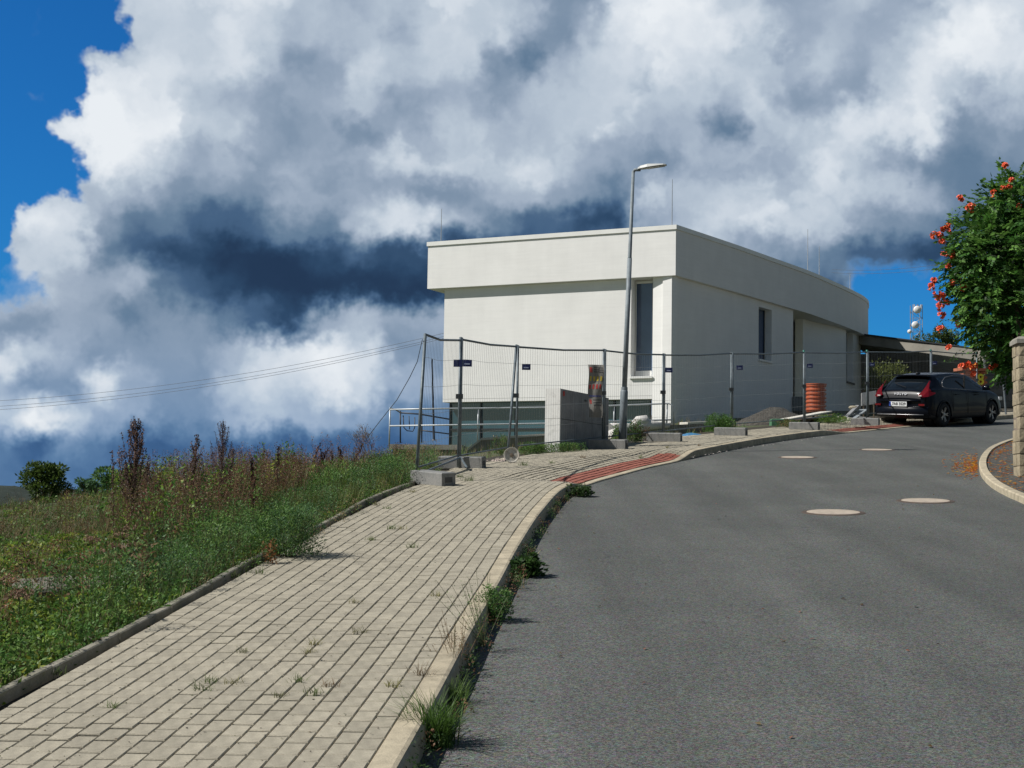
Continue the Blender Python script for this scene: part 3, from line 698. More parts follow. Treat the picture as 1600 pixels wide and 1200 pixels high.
rr.prism([(gA.x, gA.y), (gB.x, gB.y), (gB.x + in3.x * .03, gB.y + in3.y * .03), (gA.x + in3.x * .03, gA.y + in3.y * .03)], zs3, zh3)
d3 = rr.build('window', mat('blind_window', (.26, .28, .29), .5, var=.1), bld)
s3 = BB(); q = V0 - in3 * .06; q2 = V1 - in3 * .06; s3.prism([(q.x, q.y), (q2.x, q2.y), (q2.x + in3.x * .3, q2.y + in3.y * .3), (q.x + in3.x * .3, q.y + in3.y * .3)], zs3 - .06, zs3 + .006); s3.build('window_sill', frame_d, d3)
# door: dark leaf with a pale frame, and the soffit wall above it
dd_ = BB(); dl = onR(1245.8, 1.2); dr = onR(1253.6, 1.12)
zfl = zpx(dr, 629, 1250)
dd_.prism([(dl.x, dl.y), (dr.x, dr.y), (dr.x + .05, dr.y + .06), (dl.x + .05, dl.y + .06)], zfl, zdoor); do_ = dd_.build('door', mat('door_glass', (.02, .024, .028), .12, var=.2, spec=.8), bld)
hd = BB(); hd.tube([dr + Vector((-.12, -.10, zfl + 1.0)), dr + Vector((-.12, -.10, zfl + 1.3))], .015, 6); hd.build('handle', frame_w, do_)
stp = BB(); sA = onR(1236, .0); stp.box((sA.x + .35, sA.y + .9, zfl - .30), (.42, 1.0, .50)); stp.build('door_step', mat('step_concrete', (.10, .12, .13), .8, var=.2), bld)
# lightning rods, each fixed on the roof edge
for (px, yt, yb, Y, lab) in ((689, 326, 378, 49.5, 'thin lightning rod at the left end of the roof'), (1050, 280, 350, 45.6, 'tall thin lightning rod above the front corner of the roof'),
                             (1262, 358, 421, 54.6, 'tall pale lightning rod on the curved roof side, left of its pair'), (1280, 385, 430, 56, 'shorter lightning rod on the curved roof side, right of its pair'), (1328, 428, 452, 60.5, 'shortest lightning rod near the far end of the roof')):
    a = ap(px, yb, Y); b_ = ap(px, yt, Y); a.z = TOPZ - .01
    t = thing('lightning_rod', lab, 'lightning rod', loc=a, group='lightning rods on the roof')
    h = b_.z - a.z; MB().tube([(0, 0, 0), (0, 0, h)], [.014, .008], 6).build('rod', mat('rod_metal', (.30, .32, .34), .5, var=.1), t)
    MB().lathe([(0, .10), (.05, .08), (.07, 0)], 10).build('foot', mat('rod_foot', (.12, .12, .12), .8), t)

# ---------------------------------------------------------------- carport building beyond the car
cp = thing('concrete_carport', 'low concrete building with flat roof slab beyond the parked car', 'building', loc=(15, 58, 4.5))
CO = Vector((15, 58, 4.5))
def cpb(mb, name, m): mb.v = [tuple(Vector(v) - CO) for v in mb.v]; return mb.build(name, m, cp)
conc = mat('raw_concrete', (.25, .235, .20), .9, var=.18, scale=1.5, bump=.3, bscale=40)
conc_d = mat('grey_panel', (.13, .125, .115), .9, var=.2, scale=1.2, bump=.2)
a = ap(1330, 521, 60); b_ = ap(1350, 523, 60); c_ = ap(1530, 547, 54)
zt = (a.z + c_.z) / 2 + .0
k1, k2 = ap(1330, 521, 61), ap(1545, 549, 56)
mb = MB(); mb.prism([(k1.x, k1.y), (k2.x, k2.y), (k2.x + 5, k2.y + 11), (k1.x + 4, k1.y + 11)], [k1.z - .38, k2.z - .38, k2.z - .38, k1.z - .38], [k1.z, k2.z, k2.z, k1.z]); cpb(mb, 'roof', conc)
mb = MB(); mb.prism([(k1.x - .1, k1.y - .1), (k2.x + .1, k2.y - .12), (k2.x + .1, k2.y + .2), (k1.x - .1, k1.y + .2)], [k1.z + .003, k2.z + .003, k2.z + .003, k1.z + .003], [k1.z + .05, k2.z + .05, k2.z + .05, k1.z + .05]); cpb(mb, 'roof_edge_flashing', frame_d)
bw0, bw1 = Vector((k1.x - 1.5, k1.y + 5, 0)), Vector((k2.x + 4, k2.y + 8, 0))
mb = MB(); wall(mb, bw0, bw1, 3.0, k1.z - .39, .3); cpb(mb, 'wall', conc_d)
for i in range(5):
    mb = MB(); z = 4.9 + i * .42; off = .12 + .02 * (i % 2); dirn = (bw1 - bw0); nn = facing(bw0, bw1)
    p0 = bw0 + dirn * .02 + nn * off; p1 = bw0 + dirn * (.75 - .1 * (i % 2)) + nn * off; wall(mb, p0, p1, z, z + .26, .1); cpb(mb, 'wall_board', conc)
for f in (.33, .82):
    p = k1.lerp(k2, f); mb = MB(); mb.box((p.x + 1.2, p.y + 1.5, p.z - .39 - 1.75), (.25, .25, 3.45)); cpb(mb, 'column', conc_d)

# dark gate right of the mailbox
g_l = ap(1541, 640, 50); g_r = ap(1600, 640, 51)
gt = thing('metal_gate', 'dark grey metal gate of horizontal boards behind the parked car', 'gate', loc=(g_l.x, g_l.y, g_l.z))
for i in range(8):
    z = .12 + i * .205; MB().prism([(0, 0), (g_r.x - g_l.x + 1, 1.1), (g_r.x - g_l.x + 1, 1.14), (0, .04)], z, z + .19).build('board', mat('gate_grey', (.085, .085, .08), .6, var=.15), gt)
for x in (0, g_r.x - g_l.x + .6): MB().box((x, .08 + x * .5, .85), (.08, .08, 1.8)).build('post', mat('gate_post', (.16, .18, .18), .5), gt)
wl = thing('low_wall', 'low pale concrete kerb wall at the foot of the dark gate', 'wall', loc=(g_l.x - .3, g_l.y - .5, g_l.z - .25))
for i in range(4): MB().cbox((i * .62, i * .25, .10), (.60, .22, .32), .01, Matrix.Rotation(.38, 4, 'Z')).build('block', kerb_m, wl)
tp = ap(1572, 650, 47)
gp_o = thing('steel_pole', 'slim grey steel pole leaning beside the stone pillar', 'pole', loc=tp); MB().tube([(0, 0, 0), (-.10, 0, 1.35)], .03, 8).build('shaft', mat('galv', (.22, .25, .27), .45, var=.15, metal=.6), gp_o)
MB().lathe([(0, .03), (.06, .02), (.07, 0)], 10).build('base_plate', mat('galv'  , (.2, .2, .2)), gp_o)
# brick gate post with the yellow number
bp_ = ap(1519, 655, 49.5); brick = mat('red_brick', (.36, .105, .05), .85, var=.2, scale=8, bump=.3, island=.2)
bpo = thing('brick_gatepost', 'red brick gatepost with a yellow figure 8 behind the car', 'gatepost', M=frame((bp_.x, bp_.y, bp_.z - .3), (1, .25, 0)))
nb = 0
for c in range(24):
    for k in range(3):
        x = (k - 1) * .285 + (.07 if c % 2 else -.07)
        MB().box((max(-.30, min(.30, x)), 0, .04 + c * .0765), (.27 if abs(x) < .3 else .25, .42, .068)).build('brick', brick, bpo)
MB().box((0, 0, .92), (.80, .38, 1.82)).build('mortar_core', mat('mortar', (.20, .16, .13), .9), bpo)
MB().box((0, 0, 1.895), (1.0, .56, .09)).build('coping', mat('tile_red', (.42, .14, .07), .8, var=.2), bpo)
MB().cbox((-.18, 0, 1.99), (.5, .3, .08), .02).build('flower_box', mat('terracotta', (.36, .11, .055), .8), bpo)
yel = mat('yellow_enamel', (.70, .60, .03), .5)
o = obj('house_number', text_mesh('8', .50, .012, yel, 'house_number'), bpo); o.matrix_local = Matrix.Translation((.17, -.235, 1.56)) @ Matrix.Rotation(R(90), 4, 'X')

# lattice mast far beyond
mp_ = ap(1432, 545, 160); mast = thing('lattice_mast', 'telecom lattice mast with white dishes far behind the carport', 'mast', loc=mp_)
white = mat('white_paint', (.80, .80, .80), .5, var=.03); steel = mat('mast_steel', (.34, .35, .36), .5, var=.1)
H_ = 4.6; s_w = .5
mb = MB()
for i in (-1, 1):
    for j in (-1, 1): mb.tube([(i * s_w, j * s_w, -6), (i * s_w, j * s_w, H_)], .035, 5)
mb.build('legs', steel, mast); mb = MB(); z = -1.0; k = 0
while z < H_ - .5:
    for j in (-1, 1): mb.tube([(-s_w * (1 if k % 2 else -1), j * s_w, z), (s_w * (1 if k % 2 else -1), j * s_w, z + .7)], .02, 4); mb.tube([(-s_w, j * s_w, z), (s_w, j * s_w, z)], .018, 4)
    z += .7; k += 1
mb.build('bracing', steel, mast)['kind'] = 'stuff'
for (x, z, r_) in ((-.05, 4.05, .40), (-.25, 2.45, .38), (-.85, 1.75, .22), (-.95, .55, .30)):
    mb = MB(); mb.lathe([(0, .12), (r_ * .7, .09), (r_, 0), (r_ * .95, -.22), (0, -.24)], 18, Matrix.Translation((x, -.6, z)) @ Matrix.Rotation(R(90), 4, 'X')); mb.build('dish', white, mast, True)
for x in (-.35, .0, .35): MB().box((x, -.55, 4.35), (.12, .1, .5)).build('antenna', white if x else steel, mast)

# overhead wires
for k, (y0, y1) in enumerate(((620, 523), (629, 528), (634.5, 531))):
    a = ap(-60, y0 + 9, 70); b_ = ap(700, y1 - 4, 66); pts = []
    for q in range(25):
        t = q / 24; p = a.lerp(b_, t); p.z -= 4 * t * (1 - t) * .55; pts.append(p)
    o = MB().tube(pts, .0075, 4).build('overhead_wire', mat('wire', (.10, .11, .13), .6)); tag(o, ('topmost of the three overhead wires crossing the sky to the building', 'middle one of the three overhead wires crossing the sky', 'lowest of the three overhead wires crossing the sky')[k], 'wire', 'overhead wires left of the building')
for k, (y0, y1) in enumerate(((421, 385), (426, 392))):
    a = ap(1300, y0, 90); b_ = ap(1640, y1 - 10, 70)
    pts = [a.lerp(b_, t / 20) - Vector((0, 0, 4 * (t / 20) * (1 - t / 20) * .5)) for t in range(21)]
    o = MB().tube(pts, .008, 4).build('overhead_wire', MATS['wire']); tag(o, ('upper faint wire between the roof and the flowering vine', 'lower faint wire between the roof and the flowering vine')[k], 'wire', 'overhead wires right of the roof')

# ---------------------------------------------------------------- street lamp
galv = mat('galvanised_steel', (.20, .235, .26), .6, var=.15, scale=9, metal=.0)
galv_l = mat('lamp_head_grey', (.52, .53, .52), .5, var=.05)
lb = gp(972, 697); lb.z = G(lb.x, lb.y); top = ap(989.5, 267, lb.y - .05); ax = (top - lb)
lamp = thing('street_lamp', 'tall slim grey street lamp leaning slightly in front of the white building', 'street lamp', loc=lb)
def al(t): return ax * t
MB().tube([al(0), al(.195), al(.205)], [.076, .072, .054], 14).build('pole_base', galv, lamp, True)
MB().tube([al(.2), al(.68)], [.050, .045], 12).build('pole_shaft', galv, lamp, True)
MB().tube([al(.675), al(.685), al(1.0)], [.045, .037, .031], 12).build('pole_top', galv, lamp, True)
MB().tube([al(.195) , al(.212)], .062, 14).build('collar', galv, lamp)
hd_o = al(1.0); arm_dir = Vector((1, -.35, .10)).normalized()
MB().tube([hd_o + Vector((0, 0, -.03)), hd_o + Vector((.03, 0, .02)), hd_o + arm_dir * .14], .032, 10).build('bracket', galv, lamp, True)
HM = frame(hd_o + arm_dir * .10 + Vector((0, 0, .015)), arm_dir, (-.1, 0, 1))
hb = MB()
prof = [(0, .05, .035), (.06, .09, .06), (.20, .12, .075), (.38, .12, .05), (.52, .10, .03), (.56, .06, .02)]
vs = []
for (x, w_, h_) in prof: vs += [HM @ Vector(p) for p in ((x, -w_, 0), (x, w_, 0), (x, w_ * .8, h_ * .7), (x, w_ * .35, h_), (x, -w_ * .35, h_), (x, -w_ * .8, h_ * .7))]
hb.add(vs, [(i * 6 + k, i * 6 + (k + 1) % 6, (i + 1) * 6 + (k + 1) % 6, (i + 1) * 6 + k) for i in range(5) for k in range(6)] + [(5, 4, 3, 2, 1, 0), (30, 31, 32, 33, 34, 35)])
hd2 = hb.build('lamp_head', galv_l, lamp)
MB().box((.34, 0, -.006), (.34, .17, .012), HM).build('lens', mat('lamp_lens', (.20, .20, .17), .25, var=.1), hd2)
MB().box((.09, -.081, .35), (.004, .10, .42), Matrix.Translation((-.012, 0, 0))).build('service_door', galv, lamp)

# ---------------------------------------------------------------- mobile site fence
block_m = mat('fence_foot_concrete', (.19, .195, .19), .9, c2=(.26, .255, .245), scale=7, bump=.45, bscale=70, speck=.15)
fence_m = mat('fence_tube', (.13, .16, .18), .5, var=.25, scale=12, metal=.2)
green_m = mat('green_cap', (.10, .32, .26), .6, var=.1)
FP = [  # photo column, distance, top row (left tube of each joint)
 (662, 20.9, 522), (719, 23.4, 528), (807, 26.2, 540), (944, 29.4, 546), (1037, 32.1, 553), (1143.5, 35.6, 551), (1257, 38.9, 549.5), (1355.5, 42.4, 549), (1455, 45.5, 547.5), (1527, 49, 552)]
def fpt(px, Y, py=None):
    p = ap(px, 600, Y); p.z = G(p.x, p.y); return p
posts = []
for i, (px, Y, yt) in enumerate(FP):
    # sight line at mid height, so that the tube stands on the ground upright
    p = fpt(px, Y); posts.append((p, ap(px, yt, Y).z - p.z))
lean_b = {0: Vector((-.10, -.35, 0)), 2: Vector((-.10, -.55, 0))}
lab = ['first mesh fence panel from the left, narrow and folded back with a sagging top rail', 'second mesh fence panel from the left, running in front of the basement windows', 'third mesh fence panel from the left, in front of the concrete kiosk wall',
       'fourth mesh fence panel from the left, right behind the street lamp', 'fifth mesh fence panel from the left, in front of the building corner', 'sixth mesh fence panel from the left, before the narrow side window',
       'seventh mesh fence panel from the left, in front of the orange ribbed pipe', 'eighth mesh fence panel from the left, ending behind the parked car', 'last mesh fence panel at the right, behind the roof of the parked car']
for i in range(len(posts) - 1):
    (a, ha), (b, hb_) = posts[i], posts[i + 1]
    d = (b - a); dn = Vector((d.x, d.y, 0)).normalized(); a2 = a + dn * .035; b2 = b - dn * .035
    t = thing('mesh_fence', lab[i], 'site fence', loc=a2, group='mesh panels of the site fence')
    A = Vector((0, 0, 0)); B = b2 - a2; z0 = .10
    bot_a = lean_b.get(0, Vector()) * 0 if i else Vector((-.07, -.25, -.02)); bot_b = Vector((-.12, -.6, -.05)) if i == 1 else Vector()
    ta, tb = A + Vector((0, 0, ha)), B + Vector((0, 0, hb_))
    ba, bb = A + bot_a + Vector((0, 0, .02)), B + bot_b + Vector((0, 0, .02))
    MB().tube([ba, ta + Vector((0, 0, .01))], .0215, 8).build('post', fence_m, t, True); MB().tube([bb, tb + Vector((0, 0, .01))], .0215, 8).build('post', fence_m, t, True)
    mid = [ta, ta.lerp(tb, .4) + Vector((0, 0, -.06)), tb + Vector((0, 0, -.04))] if i == 0 else [ta + Vector((0, 0, -.02)), ta.lerp(tb, .5) + Vector((0, 0, -.045)), tb + Vector((0, 0, -.02))]
    MB().tube(mid, .017, 8).build('top_rail', fence_m, t, True)
    ra, rb = ba.lerp(ta, .09), bb.lerp(tb, .09)
    MB().tube([ra, rb], .013, 7).build('bottom_rail', fence_m, t, True)
    w = MB(); L_ = d.length; nv = int(L_ / .095)
    def at2(u, v):
        lo_ = ra.lerp(rb, u); hi = (mid[0].lerp(mid[1], u / .4) if u < .4 else mid[1].lerp(mid[2], (u - .4) / .6)) if i == 0 else (mid[0].lerp(mid[1], u * 2) if u < .5 else mid[1].lerp(mid[2], u * 2 - 1))
        return lo_.lerp(hi, v)
    for k in range(1, nv):
        u = k / nv; w.tube([at2(u, 0), at2(u, 1)], .0019, 3, cap=False)
    for v in (.18, .40, .61, .83):
        w.tube([at2(q / 6, v) + Vector((0, 0, random.uniform(-.006, .006))) for q in range(7)], .0024, 3, cap=False)
    wm = w.build('wire_mesh', mat('mesh_wire', (.34, .37, .38), .5, var=.1, metal=.4), t); wm['kind'] = 'stuff'
    if i >= 5:
        MB().tube([tb + Vector((0, 0, -.02)), tb + Vector((0, 0, .035))], .028, 8).build('cap', green_m, t)
    if i not in (0,):
        u = .035 + .02 * random.random(); u = {2: .09, 4: .06, 5: .09, 6: .07, 1: .10}.get(i, .06); c = at2(u, .80); c.y -= .012
        if i != 3: MB().box(tuple(c), (.15, .006, .105), None).build('name_plate', mat('navy_plate', (.012, .018, .09), .4, var=.1), t)
        if i != 3: MB().box(tuple(c + Vector((.0, -.005, -.012))), (.085, .003, .018), None).build('plate_print', mat('plate_print', (.35, .40, .55), .5), t)
    if i == 0:
        c = at2(.93, .80); c.y -= .012; MB().box(tuple(c), (.13, .006, .11)).build('name_plate', MATS['navy_plate'] if 'navy_plate' in MATS else mat('navy_plate', (.012, .018, .09), .4, var=.1), t)
    cz = .55 * min(ha, hb_); MB().box((B.x, B.y, B.z + cz * 1.0), (.11, .05, .07)).build('clamp', mat('clamp_dark', (.05, .055, .06), .5, metal=.4), t)
# concrete feet
foot = MB(); foot.cbox((0, 0, .085), (.70, .225, .17), .012)
foot_mesh = foot.mesh('foot_block', block_m)
slot = MB(); slot.box((.351, 0, .075), (.004, .12, .07)); slot_mesh = slot.mesh('slot', mat('slot_dark', (.08, .08, .08), .9))
FB = [(676, 751, (.64, -.77), 'big pale concrete fence foot nearest to the camera, on the paving edge'), (722, 726, (.96, -.28), 'second concrete fence foot, just behind the nearest one'),
      (951, 697, (.93, -.36), 'concrete fence foot just left of the street lamp base'), (1038, 686, (.95, -.30), 'concrete fence foot right of the lamp under the building corner'),
      (1142, 677, (.92, -.40), 'concrete fence foot beside the green bush'), (1257, 668, (.90, -.43), 'concrete fence foot below the orange ribbed pipe'),
      (1352, 661, (.92, -.4), 'concrete fence foot left of the parked car')]
feet = []
for k, (px, py, dr, lb_) in enumerate(FB):
    p = gp(px, py, .05); M = frame((p.x, p.y, G(p.x, p.y) + .005), (dr[0], dr[1], GA * dr[1] + GB * dr[0]), GN)
    t = thing('fence_weight', lb_, 'fence foot', M=M, group='concrete feet of the site fence')
    obj('foot_block', foot_mesh, t); obj('slot', slot_mesh, t)
# brace bars at the open corner
for (p0, p1, lb_) in (((662, 738, 20.7), (719, 715, 23.2), 'thin steel bar lying from the nearest fence foot to the second'), ((719, 714, 23.2), (730, 731, 22.8), 'short steel brace leaning down beside the second fence foot')):
    a, b = ap(*p0), ap(*p1); o = MB().tube([a, b], .016, 6).build('brace_bar', fence_m); tag(o, lb_, 'bar')
o = MB().tube([ap(660, 530, 20.9), ap(652, 565, 21), ap(640, 590, 21.5), ap(620, 625, 22.2), ap(596, 655, 23), ap(575, 682, 23.8)], .0055, 5).build('guy_wire', mat('wire', (.05, .05, .05))); tag(o, 'slack guy wire from the leftmost fence post down into the weeds', 'wire')

# warning banner hanging on the third panel
bn = thing('warning_banner', 'crumpled grey site warning sheet with red and yellow signs tied to the fence', 'banner', loc=ap(931, 570, 29.0))
nu, nv = 8, 26; W_, H_2 = .30, 1.0; vs = []
def bsurf(u, v): return Vector(((u - .5) * W_ * (1 - .18 * v) + .012 * math.sin(v * 9), -.02 - .012 * math.sin(u * 7 + v * 6) - .008 * math.sin(v * 17), -v * H_2))
for j in range(nv + 1):
    for i in range(nu + 1): vs.append(bsurf(i / nu, j / nv))
sheet = MB().add(vs, [(j * (nu + 1) + i, j * (nu + 1) + i + 1, (j + 1) * (nu + 1) + i + 1, (j + 1) * (nu + 1) + i) for j in range(nv) for i in range(nu)])
sheet.build('sheet', mat('banner_grey', (.22, .21, .19), .7, var=.1, scale=8), bn, True)
def patch(u0, u1, v0, v1, m, name='print'):
    q = MB(); 
    pts = [bsurf(u0 + (u1 - u0) * i / 3, v0 + (v1 - v0) * j / 3) + Vector((0, -.004, 0)) for j in range(4) for i in range(4)]
    q.add(pts, [(j * 4 + i, j * 4 + i + 1, (j + 1) * 4 + i + 1, (j + 1) * 4 + i) for j in range(3) for i in range(3)]); q.build(name, m, bn)
pr = mat('print_red', (.45, .04, .03), .6); py_ = mat('print_yellow', (.50, .38, .04), .6); pb_ = mat('print_blue', (.05, .06, .28), .6); pk = mat('print_black', (.06, .06, .065), .6)
patch(.08, .24, .05, .15, pr)
for k in range(3): patch(.34, .92, .05 + k * .04, .065 + k * .04, pk)
for k in range(4): patch(.08 + k * .23, .20 + k * .23, .22, .31, py_)
for k in range(4): patch(.08 + k * .23, .20 + k * .23, .37, .46, pr)
patch(.06, .94, .585, .605, pb_); patch(.08, .22, .66, .74, pr)
for k in range(3): patch(.34, .9, .66 + k * .05, .675 + k * .05, pk)

# ---------------------------------------------------------------- concrete kiosk wall behind the third panel
kw = ap(874, 705, 28.2); kz = T(kw.x, kw.y); 
e2 = Vector((ap(937, 660, 30.2).x - kw.x, ap(937, 660, 30.2).y - kw.y, 0)).normalized(); n2 = Vector((-e2.y, e2.x, 0))
kzb = ap(874, 706, 28.2).z; kzt = ap(874, 607, 28.2).z
kiosk = thing('concrete_wall', 'freestanding wall of grey concrete panels with a sunlit end coloured white in front of the basement windows', 'wall', M=frame((kw.x, kw.y, kzb), e2))
cpan = mat('concrete_panel', (.25, .255, .265), .85, var=.2, scale=3, bump=.25, bscale=30, speck=.05)
csunlit = mat('sunlit_end', (.80, .79, .76), .85, c2=(.60, .59, .56), scale=9, bump=.2, fac=(.5, .75))  # end face coloured paler than the panels to look sunlit
KHt = kzt - kzb; hh = [(0, KHt * .52), (KHt * .528, KHt)]
xsn = [0.022, .78, 1.75, 2.7]
for (z0, z1) in hh:
    for a_, b__ in zip(xsn[:-1], xsn[1:]):
        MB().prism([(a_ + .006, -.0), (b__ - .006, -.0), (b__ - .006, .2), (a_ + .006, .2)], z0 - (.5 if z0 == 0 else 0), z1).build('concrete_panel', cpan, kiosk)
MB().prism([(.02, -.012), (.02, .26), (-.03, .28), (-.03, -.012)], -.1, hh[0][1]).build('end_panel', csunlit, kiosk)
MB().prism([(.02, -.012), (.02, .26), (-.03, .28), (-.03, -.012)], hh[1][0] - .004, hh[1][1]).build('end_panel', csunlit, kiosk)
MB().box((.18, -.008, KHt * .93), (.09, .006, .09)).build('sticker', pr, kiosk)
MB().box((1.35, -.01, KHt * .88), (.12, .01, .03)).build('bracket', MATS['clamp_dark'], kiosk)

# ---------------------------------------------------------------- ramp wall and tube railing in front of the basement
rw = thing('ramp_wall', 'low concrete ramp wall with sloping top below the tube railing', 'wall', loc=ap(800, 700, 36.5))
ro = ap(800, 700, 36.5)
def seg_wall(pts, m, par, org, th=.22, depth=1.0, name='wall_section'):
    for (a, b) in zip(pts[:-1], pts[1:]):
        mb = MB(); a2, b2 = a - org, b - org
        mb.prism([(a2.x, a2.y), (b2.x, b2.y), (b2.x, b2.y + th), (a2.x, a2.y + th)], [a2.z - depth, b2.z - depth, b2.z - depth, a2.z - depth], [a2.z, b2.z, b2.z, a2.z]); mb.build(name, m, par)
rwm = mat('ramp_concrete', (.24, .225, .19), .9, c2=(.15, .14, .115), scale=4, bump=.4)
cop = mat('ramp_coping', (.46, .44, .40), .85, var=.12, scale=6)
top_line = [ap(722, 711, 36.2), ap(752, 688, 36.4), ap(860, 680.5, 36.4), ap(945, 675, 36.4), ap(1052, 664, 36.6), ap(1150, 659, 38)]
seg_wall(top_line, rwm, rw, ro); 
seg_wall([p + Vector((0, -.03, .055)) for p in top_line[:5]], cop, rw, ro, th=.30, depth=.055, name='coping')
pf = thing('ramp_landing', 'flat concrete landing with rusty edge at the left end of the ramp', 'platform', loc=ap(655, 694, 37.5)); po = ap(655, 694, 37.5)
l0, l1 = ap(608, 694, 37.5), ap(722, 694, 37.2)
mb = MB(); a2, b2 = l0 - po, l1 - po; mb.prism([(a2.x, a2.y), (b2.x, b2.y), (b2.x + .3, b2.y + 6), (a2.x + 1.2, a2.y + 6)], a2.z - .12, a2.z); mb.build('slab', conc, pf)
mb = MB(); mb.prism([(a2.x + .1, a2.y + .12), (b2.x, b2.y + .12), (b2.x, b2.y + .4), (a2.x + .1, a2.y + .4)], a2.z - 1.2, a2.z - .125); mb.build('base_wall', mat('dark_brown_base', (.10, .085, .06), .95, var=.3), pf)  # base wall under the slab, coloured dark brown
rail_m = mat('railing_zinc', (.50, .53, .55), .4, var=.1, metal=.2); black_t = mat('black_tube', (.03, .035, .05), .5)
rl = thing('tube_railing', 'two-bar galvanised tube railing in front of the basement windows', 'railing', loc=ro)
def rt(pts, r_, name, m=rail_m, par=rl, org=ro): MB().tube([p - org for p in pts], r_, 7).build(name, m, par, True)
rt([ap(609, 640, 36.3), ap(690, 638.5, 36.3), ap(748, 638, 36.3), ap(862, 636.5, 36.3), ap(950, 634, 36.3), ap(1045, 630.5, 36.3), ap(1052, 634, 36.3), ap(1053, 664, 36.4)], .019, 'top_bar')
rt([ap(609, 665.5, 36.3), ap(745, 663.5, 36.3), ap(862, 661.5, 36.3), ap(950, 658.5, 36.3), ap(1050, 656, 36.3)], .019, 'lower_bar')
for px, yt, yb in ((609.5, 637, 700), (747.5, 637, 689), (858, 636, 682), (960, 633, 676), (1043, 631, 665)): rt([ap(px, yt, 36.32), ap(px - 1.5, yb, 36.32)], .018, 'post')
r2 = thing('back_railing', 'dark tube railing with hanging hoops at the far side of the ramp landing', 'railing', loc=po)
def rt2(pts, r_, name, m=black_t): rt(pts, r_, name, m, r2, po)
rt2([ap(626, 645, 41), ap(655, 647, 41), ap(702, 655, 41)], .02, 'top_bar'); rt2([ap(655, 672, 41), ap(702, 678, 41)], .018, 'lower_bar')
for px in (625.5, 659): rt2([ap(px, 642, 41), ap(px, 692, 41)], .02, 'post')
rt2([ap(630, 649, 40.5), ap(631, 668, 40.5), ap(636, 673, 40.5), ap(645, 674, 40.5), ap(648, 668, 40.5), ap(648, 652, 40.5)], .014, 'hoop')
rt2([ap(639, 650, 40.5), ap(640, 671, 40.5)], .012, 'hoop')
rt2([ap(610, 638, 38), ap(618, 640, 39), ap(626, 645, 41)], .018, 'side_bar')
sc = thing('leaning_pole', 'slim dark pole standing behind the leftmost fence panel', 'pole', loc=ap(678, 688, 39)); so = ap(678, 688, 39)
MB().tube([Vector(), ap(675, 561, 39) - so], [.03, .018], 7).build('shaft', black_t, sc); MB().lathe([(0, .03), (.06, .02), (.07, 0)], 8).build('foot', black_t, sc)

# ---------------------------------------------------------------- building-site clutter
def tz(p): return Vector((p.x, p.y, max(T(p.x, p.y), -99)))
dpo = ap(1274.5, 644, 44); ora = mat('orange_plastic', (.42, .095, .038), .45, var=.08, scale=3)
dr_ = thing('orange_ribbed_pipe', 'orange ribbed plastic shaft pipe standing against the shaded wall', 'pipe', loc=dpo)
prof = []; r0 = .30; nrib = 7; hp = .80
prof.append((r0 - .03, 0))
for k in range(nrib):
    z = k * hp / nrib; prof += [(r0 - .035, z + .005), (r0 - .03, z + .03), (r0, z + .045), (r0, z + .085), (r0 - .03, z + .10)]
prof += [(r0 - .03, hp), (r0 - .05, hp), (r0 - .05, hp - .3), (0, hp - .3)]
MB().lathe(prof, 36).build('ribbed_wall', ora, dr_); MB().lathe([(r0 - .028, hp - .018), (r0 + .012, hp - .018), (r0 + .012, hp + .012), (r0 - .045, hp + .012)], 36).build('rim', ora, dr_)
# gravel heap
def heap(name, label, c, rx, ry, h, m, seed, cat='heap'):
    me = grid_mesh(np.linspace(-1, 1, 26), np.linspace(-1, 1, 18), lambda X, Y: np.maximum(-.15, h * np.maximum(0, 1 - np.hypot(X, Y)) ** .8 * (1 + .25 * (vnoise(X, Y, 6, seed) - .5)) - .10 * (np.hypot(X, Y) > .98)), name, m)
    for v in me.vertices: v.co.x *= rx; v.co.y *= ry
    o = obj(name, me); o.location = c; return tag(o, label, cat, kind='stuff')
grav = mat('heap_gravel', (.055, .05, .042), .95, var=.4, scale=18, bump=.9, bscale=40, speck=.5, sscale=35)
hp_ = ap(1213, 672, 41.5); heap('gravel_heap', 'dark gravel heap against the foot of the shaded wall', hp_ , 1.35, 1.1, .66, grav, 4)
# plank stack with a white board
pl = thing('board_stack', 'pile of tilted boards with a white top board beside the orange pipe', 'boards', loc=ap(1250, 668, 40)); plo = ap(1250, 668, 40)
wb = mat('white_board', (.66, .63, .56), .7, var=.08, scale=5); gb = mat('green_crate', (.06, .17, .09), .6, var=.2); wd = mat('old_wood', (.17, .13, .09), .85, var=.3, scale=9, bump=.3)
def plank(a, b, wdt, th, m, name, par, org):
    mid = (a + b) / 2 - org; M = frame(mid, (b - a)); MB().cbox((0, 0, 0), ((b - a).length, wdt, th), th * .15, M).build(name, m, par)
plank(ap(1211, 658, 40), ap(1291, 643.5, 41), .45, .035, wb, 'white_board', pl, plo)
plank(ap(1216, 664, 40.2), ap(1292, 649, 41.2), .5, .04, wd, 'board', pl, plo); plank(ap(1225, 668, 40.5), ap(1293, 652, 41.4), .4, .05, mat('dark_board', (.06, .06, .065), .7), 'board', pl, plo)
MB().cbox(tuple(ap(1219, 661, 39.8) - plo), (.50, .4, .20), .02).build('green_crate', gb, pl)
plank(ap(1240, 671, 40.2), ap(1241, 655, 40.4), .06, .06, wd, 'prop', pl, plo); plank(ap(1270, 669, 40.6), ap(1271, 650, 40.8), .06, .06, wd, 'prop', pl, plo)
